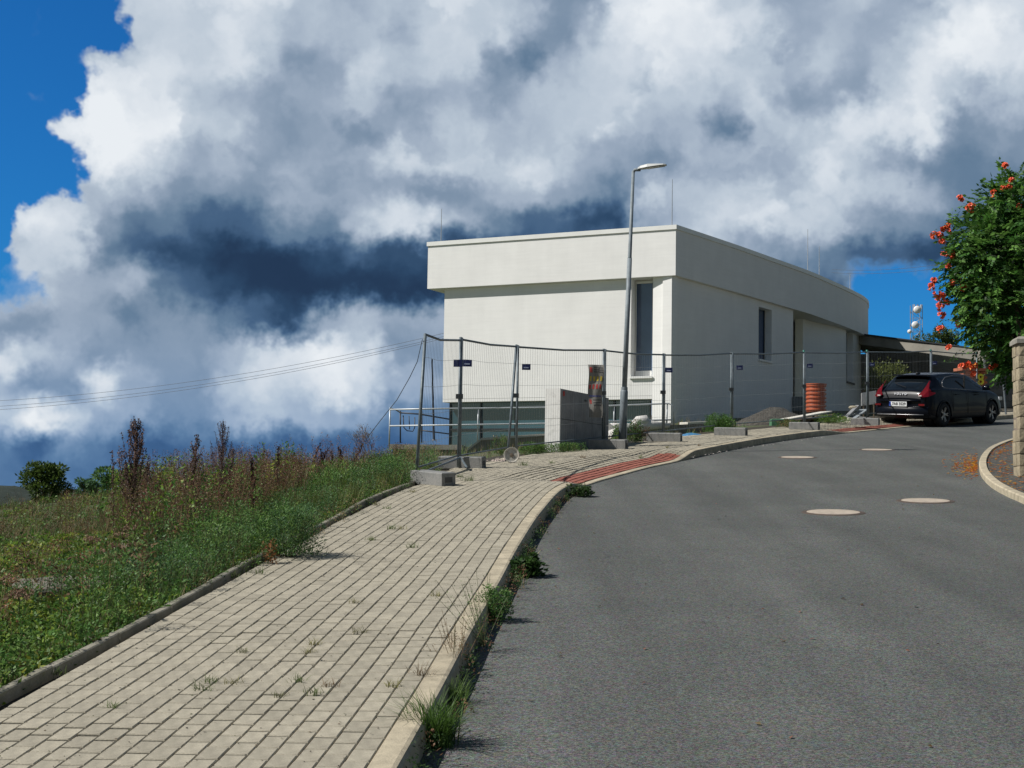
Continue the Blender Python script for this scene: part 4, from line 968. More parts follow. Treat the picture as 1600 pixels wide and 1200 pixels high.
# rubble and scrap right of the pipe
sp = thing('scrap_pile', 'low pile of grey scrap pieces and boards between the pipe and the car', 'scrap', loc=ap(1325, 660, 42.5)); spo = ap(1325, 660, 42.5)
for k in range(26):
    px = 1295 + 60 * random.random(); py = 656 - 6 * random.random() + 3; p = ap(px, py, 42 + random.random() * 1.2) - spo
    MB().cbox(tuple(p), (random.uniform(.12, .5), random.uniform(.08, .25), random.uniform(.03, .12)), .006, Matrix.Translation(p) @ Matrix.Rotation(random.uniform(-.6, .6), 4, 'Z') @ Matrix.Rotation(random.uniform(-.35, .35), 4, 'Y') @ Matrix.Translation(-p)).build('scrap_piece', random.choice([wb, wd, block_m, cpan, mat('scrap_dark', (.05, .055, .06), .7)]), sp)
plank(ap(1322, 652, 42.3), ap(1340, 634, 42.8), .12, .05, cpan, 'scrap_board', sp, spo); plank(ap(1330, 655, 42.3), ap(1350, 640, 42.9), .25, .03, mat('grey_sheet', (.25, .28, .30), .6), 'scrap_board', sp, spo)
MB().lathe([(0, .06), (.11, .05), (.15, 0), (.11, -.05), (0, -.06)], 12, Matrix.Translation(ap(1334, 637, 42.8) - spo)).build('rope_coil', mat('rope', (.34, .30, .22), .9, var=.2), sp)
wp = thing('leaning_board', 'plain white panel leaning between the building end and the car', 'panel', loc=ap(1357, 632, 44.5)); wpo = ap(1357, 632, 44.5)
c4 = [ap(1346, 634, 44.2), ap(1369, 631, 45.1), ap(1369, 610, 45.1), ap(1346, 614, 44.2)]
MB().add([p - wpo for p in c4] + [p - wpo + Vector((0, .03, 0)) for p in c4], [(0, 1, 2, 3), (7, 6, 5, 4), (0, 4, 5, 1), (1, 5, 6, 2), (2, 6, 7, 3), (3, 7, 4, 0)]).build('sheet', white, wp)
for f in (.15, .85): 
    p = c4[0].lerp(c4[1], f) - wpo; MB().box((p.x, p.y + .02, p.z - .2), (.03, .03, .5)).build('stake', wd, wp)
# sacks draped on the ramp wall, offcut of board
def sack(name, label, pts, r_, m, seed, cat='sack'):
    mb = MB(); 
    o_ = pts[0]; mb.tube([p - o_ for p in pts], r_, 12); me = mb.mesh(name, m, True); o = obj(name, me); o.location = o_
    for v in me.vertices:
        n_ = vnoise(v.co.x * 7 + 3, v.co.z * 9, 1, seed) - .5; v.co.z += float(n_) * .05; v.co.y += float(n_) * .05
    return tag(o, label, cat)
fab = mat('white_sackcloth', (.60, .58, .55), .8, var=.12, scale=12, bump=.6, bscale=20)
sack('white_sack', 'rumpled white plastic sack lying along the ramp wall behind the lamp', [ap(946, 664, 35.9), ap(960, 668, 35.9), ap(985, 668, 36.0), ap(1010, 664, 36.1), ap(1046, 664, 36.2)], [.05, .11, .09, .12, .05], fab, 3)
sack('white_sack', 'small humped white bundle on top of the ramp wall right of the lamp', [ap(988, 664, 36.1), ap(997, 659.5, 36.1), ap(1009, 658, 36.1), ap(1016, 663, 36.1)], [.06, .15, .13, .05], fab, 5)
cloth = MB(); P4 = [ap(944, 655, 35.6), ap(962, 668, 35.6), ap(965, 677, 35.7), ap(952, 690, 35.3), ap(946, 675, 35.6)]
o = thing('hanging_sheet', 'torn white sheet hanging down beside the lamp post', 'sheet', loc=P4[0]); cloth.add([p - P4[0] for p in P4] + [p - P4[0] + Vector((0, .015, 0)) for p in P4], [(0, 1, 2, 3, 4), (9, 8, 7, 6, 5)] + [(i, (i + 1) % 5, (i + 1) % 5 + 5, i + 5) for i in range(5)]); cloth.build('cloth', fab, o)
o = thing('board_offcut', 'pale board offcut lying on the ground at the shaded wall', 'board', loc=ap(1090, 661, 40)); plank(ap(1068, 661.5, 40), ap(1113, 659.5, 40.5), .35, .06, wb, 'board', o, ap(1090, 661, 40)); plank(ap(1075, 664, 40), ap(1075.5, 667, 40), .1, .08, wd, 'support', o, ap(1090, 661, 40))
tp_ = heap('blue_tarp', 'crumpled blue tarpaulin on the ground between the fence feet', ap(1080, 681, 34.5), .34, .4, .07, mat('blue_tarp', (.05, .19, .36), .5, var=.3, scale=14, bump=.8, bscale=18), 6, 'tarpaulin'); tp_['kind'] = 'thing'; del tp_['kind']
# dirty white disc leaning on a fence tube
dc = ap(799.5, 711, 24.6); dk = thing('white_disc', 'dirty white plastic lid leaning against the fence tube', 'lid', M=Matrix.Translation(dc) @ Matrix.Rotation(R(12), 4, 'Z') @ Matrix.Rotation(R(80), 4, 'X'))
MB().lathe([(0, .0), (.10, .004), (.115, .016), (.128, .016), (.128, -.008), (0, -.012)], 26).build('lid', mat('dirty_white', (.55, .52, .46), .7, c2=(.30, .27, .22), scale=14, fac=(.45, .7)), dk)
MB().lathe([(0, .012), (.03, .010), (.035, 0)], 14).build('hub', mat('hub_brown', (.20, .16, .12), .8), dk)
# loose stones
def stones(name, label, quads, nst, s0, s1, cols, seed):
    rg = np.random.default_rng(seed); mb_v = []; mb_f = []
    for k in range(nst):
        px, py, Y = quads(rg); p = ap(px, py, Y) if Y else gp(px, py); p = Vector((p.x, p.y, float(T(p.x, p.y)) if p.x < xb(p.y) else G(p.x, p.y))); 
        s = rg.uniform(s0, s1); o_ = len(mb_v)
        vv = [Vector(v) for v in ((1, 0, 0), (-1, 0, 0), (0, 1, 0), (0, -1, 0), (0, 0, 1), (0, 0, -.6), (.6, .6, .5), (-.6, -.6, .5))]
        Mr = Matrix.Rotation(rg.uniform(0, 6.28), 3, 'Z') @ Matrix.Rotation(rg.uniform(-.5, .5), 3, 'X')
        mb_v += [p + Mr @ Vector((v.x * s * rg.uniform(.7, 1.2), v.y * s * .8 * rg.uniform(.7, 1.2), v.z * s * .55)) + Vector((0, 0, s * .2)) for v in vv[:6]]
        for t_ in ((0, 2, 4), (2, 1, 4), (1, 3, 4), (3, 0, 4), (2, 0, 5), (1, 2, 5), (3, 1, 5), (0, 3, 5)): mb_f.append(tuple(i + o_ for i in t_))
    o = MB().add(mb_v, mb_f).build(name, cols); return tag(o, label, 'rubble', kind='stuff')
rub = mat('rubble_white', (.50, .46, .42), .9, var=.1, scale=9, island=.35)
stones('rubble', 'pale rubble scattered at the foot of the landing', lambda g: (g.uniform(606, 655), g.uniform(698, 716), 27 + g.uniform(-3, 3)), 420, .02, .08, rub, 3)
stones('rubble', 'pinkish crushed stones beside the white lid', lambda g: (g.uniform(725, 800), g.uniform(704, 722), None), 500, .012, .045, mat('rubble_pink', (.40, .33, .29), .9, island=.35), 4)
stones('rubble', 'grit and crumbs in the gutter along the kerb', lambda g: (g.uniform(1060, 1330), 0, None) if False else ((lambda t: (1080 + t * 215, 714 - 33 * t ** .8 + g.uniform(0, 3), None))(g.uniform(0, 1))), 60, .006, .018, rub, 5)
# slab of old concrete among the weeds
for (px, py, Y, sz, rot, lb_) in ((95, 935, 11.2, (.62, .35, .10), .5, 'old concrete slab tipped among the weeds at lower left'), (270, 845, 14.5, (.9, .25, .06), .45, 'narrow concrete strip half hidden in the weeds')):
    p = ap(px, py, Y); p.z = float(T(p.x, p.y)) + (.16 if px < 200 else .10)
    o = thing('concrete_slab', lb_, 'slab', M=frame(p, (math.cos(rot), math.sin(rot), .05), (-.12, -.3, 1)))
    MB().cbox((0, 0, 0), sz, .02).build('slab', mat('old_slab', (.24, .215, .185), .95, c2=(.14, .125, .10), scale=12, bump=.8, bscale=45), o); MB().cbox((sz[0] * .2, -sz[1] * .6, -.03), (sz[0] * .4, .16, .08), .02).build('broken_corner', MATS['old_slab'], o)

# ---------------------------------------------------------------- right corner: bed, pillar, wall
bedk = [gp(1900, 880, -.02), gp(1740, 838, -.02), gp(1640, 798, -.02), gp(1600, 774, -.02), gp(1572, 762, -.02), gp(1547, 748, -.02), gp(1532, 731, -.02), gp(1531, 714, -.02), gp(1542, 699, -.02), gp(1560, 690, -.02), gp(1582, 683, -.02), gp(1640, 668, -.02), gp(1760, 650, -.02)]
bl, _ = resample([(p.x, p.y) for p in bedk], .12); bT = unit(np.gradient(bl, axis=0)); bN = np.stack([bT[:, 1], -bT[:, 0]], 1)
bk = tag(obj('bed_kerb', None), kind='structure')
for a_ in range(0, len(bl) - 8, 8):
    vs = []; ids = range(a_, a_ + 9, 2); pr_ = [(-.0, -.20), (-.0, .075), (.014, .09), (.11, .09), (.12, .075), (.12, -.2)]; n = len(pr_)
    for q, i in enumerate(ids):
        for (o_, z_) in pr_:
            p = bl[i] + bN[i] * o_ + bT[i] * (.003 if q == 0 else -.003 if q == 4 else 0); vs.append((p[0], p[1], G(p[0], p[1]) - KH + z_))
    MB().add(vs, [(q * n + k, (q + 1) * n + k, (q + 1) * n + (k + 1) % n, q * n + (k + 1) % n) for q in range(4) for k in range(n)] + [tuple(range(n)), tuple(reversed(range(4 * n, 5 * n)))]).build('kerb_stone', kerb_m, bk)
bg0 = mat('bed_gravel', (.07, .068, .06), .95, var=.4, scale=25, bump=.9, bscale=60, speck=.6, sscale=45)
mb = MB(); vs = []
for p, nn in zip(bl, bN):
    q = p + nn * .10; vs.append((q[0], q[1], G(q[0], q[1]) - KH + .06))
c0 = np.array([float(bl[:, 0].max()) + .5, float(np.mean(bl[:, 1])) + 2]); ctr = len(vs); vs.append((c0[0], c0[1], G(*c0) - KH + .08))
mb.add(vs, [(i, i + 1, ctr) for i in range(ctr - 1)]); gb_ = tag(mb.build('bed_gravel', bg0), kind='structure')
pet_m = mat('fallen_petal', (.62, .22, .03), .7, var=.2, island=.35)
def petals(name, label, n_, fn, seed):
    rg = np.random.default_rng(seed); q = []
    for k in range(n_):
        x, y, z = fn(rg); a = rg.uniform(0, 6.28); s = rg.uniform(.018, .045); dx, dy = math.cos(a) * s, math.sin(a) * s
        q.append([(x - dx, y - dy, z + .004), (x + dy * .5, y - dx * .5, z + .018 * rg.uniform(.3, 1)), (x + dx, y + dy, z + .006), (x - dy * .5, y + dx * .5, z + .012)])
    s_ = Soup(); s_.add(np.array(q), tints(len(q), [(.72, .24, .02), (.75, .40, .05), (.60, .13, .02), (.36, .12, .03)], .15)); o = s_.build(name); return tag(o, label, 'petals', kind='stuff')
def pf1(g):
    p = gp(1527 - abs(g.normal(0, 1)) * 19, 727 + g.normal(0, 9), -KH); return p.x, p.y, G(p.x, p.y) - KH
petals('fallen_petals', 'orange fallen petals on the road along the bed kerb', 420, pf1, 5)
def pf2(g):
    i = g.integers(12, len(bl) - 12); p = bl[i] + bN[i] * (.14 + abs(g.normal(0, 1)) * .45); return p[0], p[1], G(p[0], p[1]) - KH + .075
petals('fallen_petals', 'orange fallen petals on the gravel bed around the stone pillar', 1100, pf2, 6)

pb0 = gp(1593, 744, -.05); st = mat('split_stone', (.37, .31, .21), .9, c2=(.26, .22, .15), scale=7, bump=.9, bscale=22, speck=.12, sscale=90, island=.12)
stw = .48; pil = thing('stone_pillar', 'tall pillar of rough sandstone-coloured blocks with a grey cap at the right edge', 'pillar', M=frame((pb0.x, pb0.y, G(pb0.x, pb0.y) - .08), (1, -.12, 0)))
nC = 11; ph = (742 - 530) / (FOC / pb0.y); ch_ = ph / nC
for c in range(nC):
    off = .5 if c % 2 else .32; cuts = [0, stw * off, stw]
    for a_, b__ in zip(cuts[:-1], cuts[1:]):
        for (ya, yb_) in ((0, stw * .5), (stw * .5, stw)):
            j = random.uniform(-.012, .012); mb = MB(); x0, x1 = a_ + .005 + j * (a_ == 0), b__ - .005; y0, y1 = ya + .005 + random.uniform(-.014, .006) * (ya == 0), yb_ - .005; z0, z1 = c * ch_ + .006, (c + 1) * ch_ - .006
            g_ = 3; # rough face: bulged box
            vs = [(x0, y0, z0), (x1, y0, z0), (x1, y1, z0), (x0, y1, z0), (x0, y0, z1), (x1, y0, z1), (x1, y1, z1), (x0, y1, z1), ((x0 + x1) / 2 + random.uniform(-.03, .03), y0 - .010, (z0 + z1) / 2), (x0 - .008, (y0 + y1) / 2, (z0 + z1) / 2 + random.uniform(-.02, .02))]
            mb.add(vs, [(0, 3, 2, 1), (4, 5, 6, 7), (2, 3, 7, 6), (1, 2, 6, 5), (0, 1, 8), (1, 5, 8), (5, 4, 8), (4, 0, 8), (3, 0, 9), (0, 4, 9), (4, 7, 9), (7, 3, 9)]); mb.build('stone', st, pil)
MB().box((stw / 2, stw / 2, ph / 2), (stw - .03, stw - .03, ph)).build('mortar_core', MATS['mortar'], pil)
MB().cbox((stw / 2, stw / 2, ph + .05), (stw + .05, stw + .05, .10), .04).build('cap', mat('cap_stone', (.27, .255, .22), .9, var=.15, bump=.4), pil)
MB().box((.16, -.025, ph * .86), (.10, .02, .03)).build('letter_slot', MATS['clamp_dark'], pil)
gw = thing('garden_wall', 'rough sandstone-coloured garden wall running off behind the pillar', 'wall', M=frame((pb0.x + stw + .02, pb0.y + .12, G(pb0.x, pb0.y) - .1), (1, .35, 0)))
for c in range(9):
    x = -.15 * (c % 2)
    while x < 5:
        l = random.uniform(.34, .48); MB().cbox((x + l / 2, 0, (c + .5) * .19), (l - .012, .26 + random.uniform(-.02, .02), .178), .012).build('stone', st, gw); x += l

# ---------------------------------------------------------------- parked car
def cr(xs_, ys_, x): return float(np.interp(x, xs_, ys_))
def smooth_interp(xs_, ys_, x):
    """monotone-ish cubic through control points"""
    xs_ = np.array(xs_); ys_ = np.array(ys_, float); m = np.gradient(ys_, xs_); i = int(np.clip(np.searchsorted(xs_, x) - 1, 0, len(xs_) - 2)); h = xs_[i + 1] - xs_[i]; t = (x - xs_[i]) / h
    return float((2 * t ** 3 - 3 * t ** 2 + 1) * ys_[i] + (t ** 3 - 2 * t ** 2 + t) * h * m[i] + (-2 * t ** 3 + 3 * t ** 2) * ys_[i + 1] + (t ** 3 - t ** 2) * h * m[i + 1])
TX = [0, .06, .16, .30, .50, .72, .95, 1.5, 2.1, 2.6, 3.0, 3.32, 3.6, 3.95, 4.2, 4.32, 4.37]; TZ = [.78, .93, 1.02, 1.13, 1.27, 1.385, 1.415, 1.445, 1.44, 1.375, 1.22, 1.05, .985, .90, .80, .68, .52]
WX = [0, .06, .18, .45, .9, 2.0, 3.2, 3.7, 4.05, 4.25, 4.37]; WW = [.66, .76, .835, .885, .90, .90, .895, .87, .80, .68, .45]
BX = [0, .3, .8, 1.5, 2.4, 3.2, 3.8, 4.37]; BZ = [.93, 1.01, 1.02, .985, .95, .915, .84, .48]
RX = [0, .3, .6, 1.0, 1.6, 2.3, 2.8, 3.2, 3.5, 4.37]; RW = [.60, .60, .585, .60, .61, .60, .60, .66, .70, .40]
def section(x):
    zt = smooth_interp(TX, TZ, x); w_ = smooth_interp(WX, WW, x); bz = min(cr(BX, BZ, x), zt - .035); rw_ = min(cr(RX, RW, x), w_ * .93); zl = .20 + .06 * smooth(x, .5, 0) + .03 * smooth(x, 3.9, 4.37)
    pts = [(0, zl), (w_ * .6, zl), (w_ * .93, zl + .01), (w_ * .995, zl + .12), (w_, .52), (w_ * .985, .74 if bz > .8 else (.52 + bz) / 2), (w_ * .955, bz - .03), (w_ * .925, bz + .0), (w_ * .915 * .5 + rw_ * .5, (bz + zt - .05) / 2 + .02), (rw_, max(zt - .055, bz + .01)), (rw_ * .82, zt - .012), (rw_ * .45, zt), (0, zt + .004)]
    return pts
xsC = np.concatenate([np.linspace(0, .3, 10), np.linspace(.34, 3.9, 82), np.linspace(3.94, 4.37, 14)])
secs = []
SUBV = 3
for x in xsC:
    p = np.array(section(x)); out = []
    for i in range(len(p) - 1):
        p0, p1, p2, p3 = p[max(i - 1, 0)], p[i], p[i + 1], p[min(i + 2, len(p) - 1)]
        for t in np.linspace(0, 1, SUBV, endpoint=False):
            cm = .5 * ((2 * p1) + (-p0 + p2) * t + (2 * p0 - 5 * p1 + 4 * p2 - p3) * t * t + (-p0 + 3 * p1 - 3 * p2 + p3) * t ** 3); out.append(cm * .85 + (p1 * (1 - t) + p2 * t) * .15)
    out.append(p[-1]); secs.append(out)
secs = np.array(secs); NV = secs.shape[1]
car_c = ap(1471, 664, 41.3); fw_ = Vector((math.sin(R(45)), math.cos(R(45)), 0)); fw_.z = GA * fw_.y + GB * fw_.x
lf_ = Vector((-math.cos(R(45)), math.sin(R(45)), 0)); pz = lambda p: Vector((p.x, p.y, G(p.x, p.y) - KH))
c0_ = car_c - fw_ * .76 + lf_ * .80; car = thing('parked_car', 'dark navy hatchback parked at the far kerb, seen from behind', 'car', M=frame(pz(c0_), fw_, GN))
paint = mat('navy_paint', (.002, .003, .007), .32, var=.1, scale=1.0, spec=.12)
pn = paint.node_tree.nodes['Principled BSDF']; pn.inputs['Coat Weight'].default_value = .16; pn.inputs['Coat Roughness'].default_value = .04
cglass = mat('car_glass', (.006, .008, .010), .04, var=.1, spec=.8); trimk = mat('car_trim', (.012, .012, .013), .5, var=.2); chrome = mat('chrome', (.75, .75, .76), .2, metal=1.0)
wheelsC = [(.76, .33), (3.40, .33)]
groups = {'body': [], 'side_window': [], 'rear_window': [], 'windscreen': [], 'sill_trim': []}
for side in (1, -1):
    for i in range(len(xsC) - 1):
        xm = (xsC[i] + xsC[i + 1]) / 2
        for k in range(NV - 1):
            q = [secs[i][k], secs[i][k + 1], secs[i + 1][k + 1], secs[i + 1][k]]; zm = sum(p[1] for p in q) / 4; ym = sum(p[0] for p in q) / 4
            v = [(xsC[i], q[0][0] * side, q[0][1]), (xsC[i], q[1][0] * side, q[1][1]), (xsC[i + 1], q[2][0] * side, q[2][1]), (xsC[i + 1], q[3][0] * side, q[3][1])]
            kv = k / SUBV
            if side < 0: v = v[::-1]
            if ym > .62 and zm < .95 and any((xm - wx) ** 2 + (zm - wz) ** 2 < .365 ** 2 for wx, wz in wheelsC) and kv < 7: continue
            ztop = smooth_interp(TX, TZ, xm); g_ = 'body'
            if 7 <= kv < 9.0 and .80 < xm < 3.12 and ztop - cr(BX, BZ, xm) > .12 and zm < ztop - .075 and zm > cr(BX, BZ, xm) + .015: g_ = 'side_window'
            elif kv >= 9 and .14 < xm < .56 and ym < .585: g_ = 'rear_window'
            elif kv >= 9.3 and 2.62 < xm < 3.30: g_ = 'windscreen'
            elif zm < .30: g_ = 'sill_trim'
            groups[g_].append(v)
for nme, qs in groups.items():
    if nme == 'side_window':
        for sd in (1, -1):
            mb = MB(); 
            for v in qs:
                if (v[0][1] > 0) == (sd > 0): mb.add(v, [(0, 1, 2, 3)])
            mb.build('side_window', cglass, car, True)
        continue
    mb = MB()
    for v in qs: mb.add(v, [(0, 1, 2, 3)])
    me = mb.mesh(nme, {'body': paint, 'rear_window': cglass, 'windscreen': cglass, 'sill_trim': trimk}[nme]); 
    bm_2 = bmesh.new(); bm_2.from_mesh(me); bmesh.ops.remove_doubles(bm_2, verts=bm_2.verts, dist=.0005); bm_2.to_mesh(me); bm_2.free(); me.polygons.foreach_set('use_smooth', [True] * len(me.polygons)); obj(nme, me, car)
# rear and front end caps
for xi, nm in ((0, 'tailgate'), (-1, 'grille')):
    s_ = secs[xi]; x = xsC[xi]; vs = [(x, p[0], p[1]) for p in s_] + [(x, -p[0], p[1]) for p in s_[::-1]]
    f = tuple(range(len(vs))); MB().add(vs, [f if xi else f[::-1]]).build(nm, paint if xi == 0 else trimk, car)
# bumper lower valance, lips, plate, lights
MB().tube([(-.02, -.60, .70), (-.045, -.3, .71), (-.05, 0, .715), (-.045, .3, .71), (-.02, .60, .70)], .022, 8).build('tailgate_lip', paint, car, True)
bmp = MB(); vs = []
for yy in np.linspace(-.80, .80, 15):
    xo = -.10 + .16 * (abs(yy) / .8) ** 3; vs += [(xo + .08, yy, .25), (xo + .01, yy, .28), (xo - .01, yy, .40), (xo, yy, .52), (xo + .05, yy, .56), (xo + .3, yy, .56)]
bmp.add(vs, [(a * 6 + k, a * 6 + k + 1, (a + 1) * 6 + k + 1, (a + 1) * 6 + k) for a in range(14) for k in range(5)]); bmp.build('bumper', paint, car, True)
MB().tube([(-.105 + .16 * (abs(y) / .8) ** 3, y, .335) for y in np.linspace(-.7, .7, 11)], .014, 6).build('bumper_trim', mat('satin_trim', (.25, .25, .26), .3, metal=.6), car, True)
plt = MB(); plt.box((-.118, 0, .62), (.012, .53, .125)); pt_ = plt.build('number_plate', mat('plate_white', (.72, .74, .74), .5, var=.02), car)
MB().box((-.126, .238, .62), (.004, .05, .118)).build('euro_band', mat('euro_blue', (.02, .07, .42), .5), pt_)
def ptxt(s, sz, loc, m, nm, par, ex=.002):
    o = obj(nm, text_mesh(s, sz, ex, m, nm), par); o.matrix_local = Matrix.Translation(loc) @ Matrix(((0, 0, -1, 0), (-1, 0, 0, 0), (0, 1, 0, 0), (0, 0, 0, 1))); return o
ptxt('7A8 3529', .105, (-.128, -.03, .62), pk, 'plate_text', pt_)
ltr = ptxt('V O L V O', .085, (.045, 0, .90), chrome, 'tailgate_letters', car, .006); ltr.matrix_local = Matrix.Translation((.012, 0, .885)) @ Matrix.Rotation(R(20), 4, 'Y') @ Matrix(((0, 0, -1, 0), (-1, 0, 0, 0), (0, 1, 0, 0), (0, 0, 0, 1)))
redl = mat('tail_light_red', (.12, .003, .006), .15, var=.1, spec=.5); whl = mat('reverse_lens', (.62, .50, .48), .2)
for sd in (1, -1):
    def S(*p): return (p[0], p[1] * sd, p[2])
    outer = [(.015, .52, .86), (-.01, .66, .80), (.10, .80, .82), (.30, .875, .89), (.36, .86, .92), (.22, .80, .97), (.28, .70, 1.08), (.46, .66, 1.24), (.42, .645, 1.25), (.22, .64, 1.08), (.10, .60, .95)]
    vs = [S(*p) for p in outer]; c_ = np.mean(np.array(vs), 0) + np.array([-.06, .05 * sd, .0]); vs.append(tuple(c_)); k = len(outer)
    fs = [((i, (i + 1) % k, k) if sd < 0 else ((i + 1) % k, i, k)) for i in range(k)]
    tl = MB().add([(v[0] - .035, v[1] * 1.02, v[2]) for v in vs], fs).build('tail_light', redl, car)
    MB().box(S(-.045, .62, .845), (.02, .09, .035)).build('reverse_lens', whl, tl)
    MB().box(S(-.03, .66, .60), (.03, .17, .05)).build('reflector', redl, car)
    MB().tube([S(.80, .80, 1.09), S(.86, .76, 1.22), S(1.1, .715, 1.33), S(1.6, .70, 1.385), S(2.2, .70, 1.375), S(2.7, .715, 1.28), S(3.1, .79, 1.05)], .008, 5).build('window_trim', mat('satin_trim', (.25, .25, .26)), car, True)
    MB().tube([S(.80, .80, 1.09), S(.84, .853, 1.045), S(1.2, .868, 1.02), S(2.0, .872, .985), S(3.1, .865, .93)], .008, 5).build('window_trim', MATS['satin_trim'], car, True)
    MB().box(S(1.98, .80, 1.16), (.06, .03, .40), Matrix.Rotation(0, 4, 'X')).build('door_pillar', trimk, car)
    mb = MB(); mb.cbox(S(2.88, 1.0, 1.03), (.13, .20, .14), .04); mb.build('mirror', paint, car, True)
    MB().tube([S(1.35, .905, .86), S(1.53, .905, .865)], .014, 6).build('door_handle', paint, car); MB().tube([S(2.42, .905, .84), S(2.60, .905, .845)], .014, 6).build('door_handle', paint, car)
    MB().tube([S(1.22, .907, .42), S(1.20, .912, .7), S(1.22, .885, .98)], .005, 4).build('door_gap', trimk, car); MB().tube([S(2.02, .907, .32), S(2.02, .912, .7), S(2.02, .885, .98)], .005, 4).build('door_gap', trimk, car)
    MB().tube([S(3.05, .905, .32), S(3.12, .90, .7), S(3.1, .875, .92)], .005, 4).build('door_gap', trimk, car)
    MB().box(S(4.22, .62, .70), (.18, .22, .10), Matrix.Rotation(0, 4, 'Z')).build('headlight', mat('headlamp', (.5, .52, .55), .1), car)
    for wx, wz in wheelsC:
        WM = Matrix.Translation((wx, sd * .80, wz)) @ Matrix.Rotation(R(-90) * sd, 4, 'X')
        wh = MB().lathe([(.20, .10), (.235, .108), (.30, .10), (.325, .07), (.33, 0), (.325, -.07), (.30, -.10), (.2, -.10)], 32, WM).build('wheel', mat('tyre_rubber', (.014, .014, .015), .85, var=.2), car, True)
        rm = MB(); rm.lathe([(.235, .105), (.228, .06), (.21, .02), (0, .02)], 32, WM)
        rim = rm.build('rim_barrel', mat('rim_dark', (.03, .03, .033), .4, metal=.5), wh, True)
        sp_ = MB()
        for a_ in range(5):
            for da in (-.16, .16):
                an = a_ * 2 * math.pi / 5 + da; an2 = a_ * 2 * math.pi / 5 + da * .45
                p0 = Vector((math.cos(an2) * .04, math.sin(an2) * .04, .085)); p1 = Vector((math.cos(an) * .225, math.sin(an) * .225, .098)); tn = Vector((-math.sin(an), math.cos(an), 0)) * .014
                sp_.add([WM @ v for v in (p0 - tn, p0 + tn, p1 + tn, p1 - tn, p0 - tn - Vector((0, 0, .03)), p0 + tn - Vector((0, 0, .03)), p1 + tn - Vector((0, 0, .03)), p1 - tn - Vector((0, 0, .03)))], [(0, 1, 2, 3), (0, 4, 5, 1), (3, 2, 6, 7), (0, 3, 7, 4), (1, 5, 6, 2)])
        sp_.lathe([(.225, .10), (.237, .108), (.237, .09)], 32, WM); sp_.lathe([(0, .095), (.05, .09), (.052, .06)], 16, WM)
        sp_.build('rim', mat('alloy', (.30, .30, .31), .3, metal=.8), wh)
        MB().lathe([(.0, -.02), (.365, -.02), (.365, -.26)], 24, WM @ Matrix.Translation((0, 0, -.10)) @ Matrix.Scale(1.0, 4)).build('wheel_arch', trimk, car)
MB().cbox((.30, 0, 1.385), (.22, 1.06, .03), .012, Matrix.Translation((.26, 0, 0.0))).build('roof_spoiler', paint, car)
MB().cbox((.92, 0, 1.44), (.16, .05, .05), .02).build('aerial_fin', trimk, car)
MB().tube([(.13, -.1, 1.06), (.30, .33, 1.17)], .010, 5).build('rear_wiper', trimk, car)
for sd in (1, -1):
    for wx, wz in wheelsC:
        mb = MB(); pts_ = [Vector((wx + .375 * math.cos(a_), sd * (.888 if wx < 2 else .885), wz + .375 * math.sin(a_))) for a_ in np.linspace(-.15, math.pi + .15, 22)]
        mb.tube(pts_, .022, 6); mb.build('arch_lip', paint, car, True)
MB().box((2.2, 0, .25), (3.6, 1.45, .10)).build('underbody', trimk, car)

# ---------------------------------------------------------------- vegetation
def pxof(x, y): return 800 + FOC * x / y + 0.0
GREEN = [(.085, .185, .04), (.115, .23, .05), (.06, .14, .032), (.15, .25, .06)]
YGREEN = [(.19, .28, .034), (.13, .22, .032), (.25, .29, .042), (.08, .16, .03)]
BLUEG = [(.08, .165, .065), (.11, .21, .085), (.06, .13, .055)]
BROWN = [(.21, .12, .07), (.15, .08, .052), (.28, .185, .10), (.11, .065, .045)]
DRY = [(.32, .24, .12), (.22, .16, .08), (.40, .32, .17)]
DKBR = [(.045, .022, .018), (.07, .035, .025), (.03, .018, .015)]
STEMG = [(.09, .12, .04), (.12, .10, .05)]
def clumps(S, P, h, r, m, ln, wd, cols, jit=.25, up=.35, shape=.75, stem=True, scol=STEMG, dens_top=1.0, w=None):
    n = len(P)
    if n == 0: return
    h = np.broadcast_to(h, (n,)); r = np.broadcast_to(r, (n,))
    t = rng.random((n, m)) ** (1 / dens_top) * .95 + .05; a = rng.uniform(0, 2 * np.pi, (n, m)); rad = np.sqrt(rng.random((n, m))) * r[:, None] * (1 - shape * t ** 1.6)
    lean = rng.normal(0, .12, (n, 2)) * h[:, None]
    X = P[:, None, 0] + rad * np.cos(a) + lean[:, None, 0] * t; Y = P[:, None, 1] + rad * np.sin(a) + lean[:, None, 1] * t; Z = P[:, None, 2] + t * h[:, None]
    Q = np.stack([X, Y, Z], -1).reshape(-1, 3); dirs = np.stack([np.cos(a), np.sin(a), np.full_like(a, .2)], -1).reshape(-1, 3)
    pc = tints(n, cols, jit * .6, w); c = np.repeat(pc, m, 0) * (1 + rng.normal(0, jit * .7, (n * m, 1)))
    S.add(leaves(Q, np.repeat(np.broadcast_to(ln, (n,)), m) * rng.uniform(.6, 1.3, n * m), np.repeat(np.broadcast_to(wd, (n,)), m) * rng.uniform(.6, 1.3, n * m), up=up, tilt=.8, dirs=dirs), np.clip(c, .004, .9))
    if stem:
        k = 3
        for q in range(k):
            A = P + rng.normal(0, .02, (n, 3)) * [1, 1, 0]; B = P + np.stack([lean[:, 0] + rng.normal(0, .3, n) * r, lean[:, 1] + rng.normal(0, .3, n) * r, h * rng.uniform(.7, 1.0, n)], 1)
            S.add(stems(A, B, .0028, .0012), np.repeat(tints(n, scol, .2), 1, 0)[np.tile(np.arange(n), 3)])
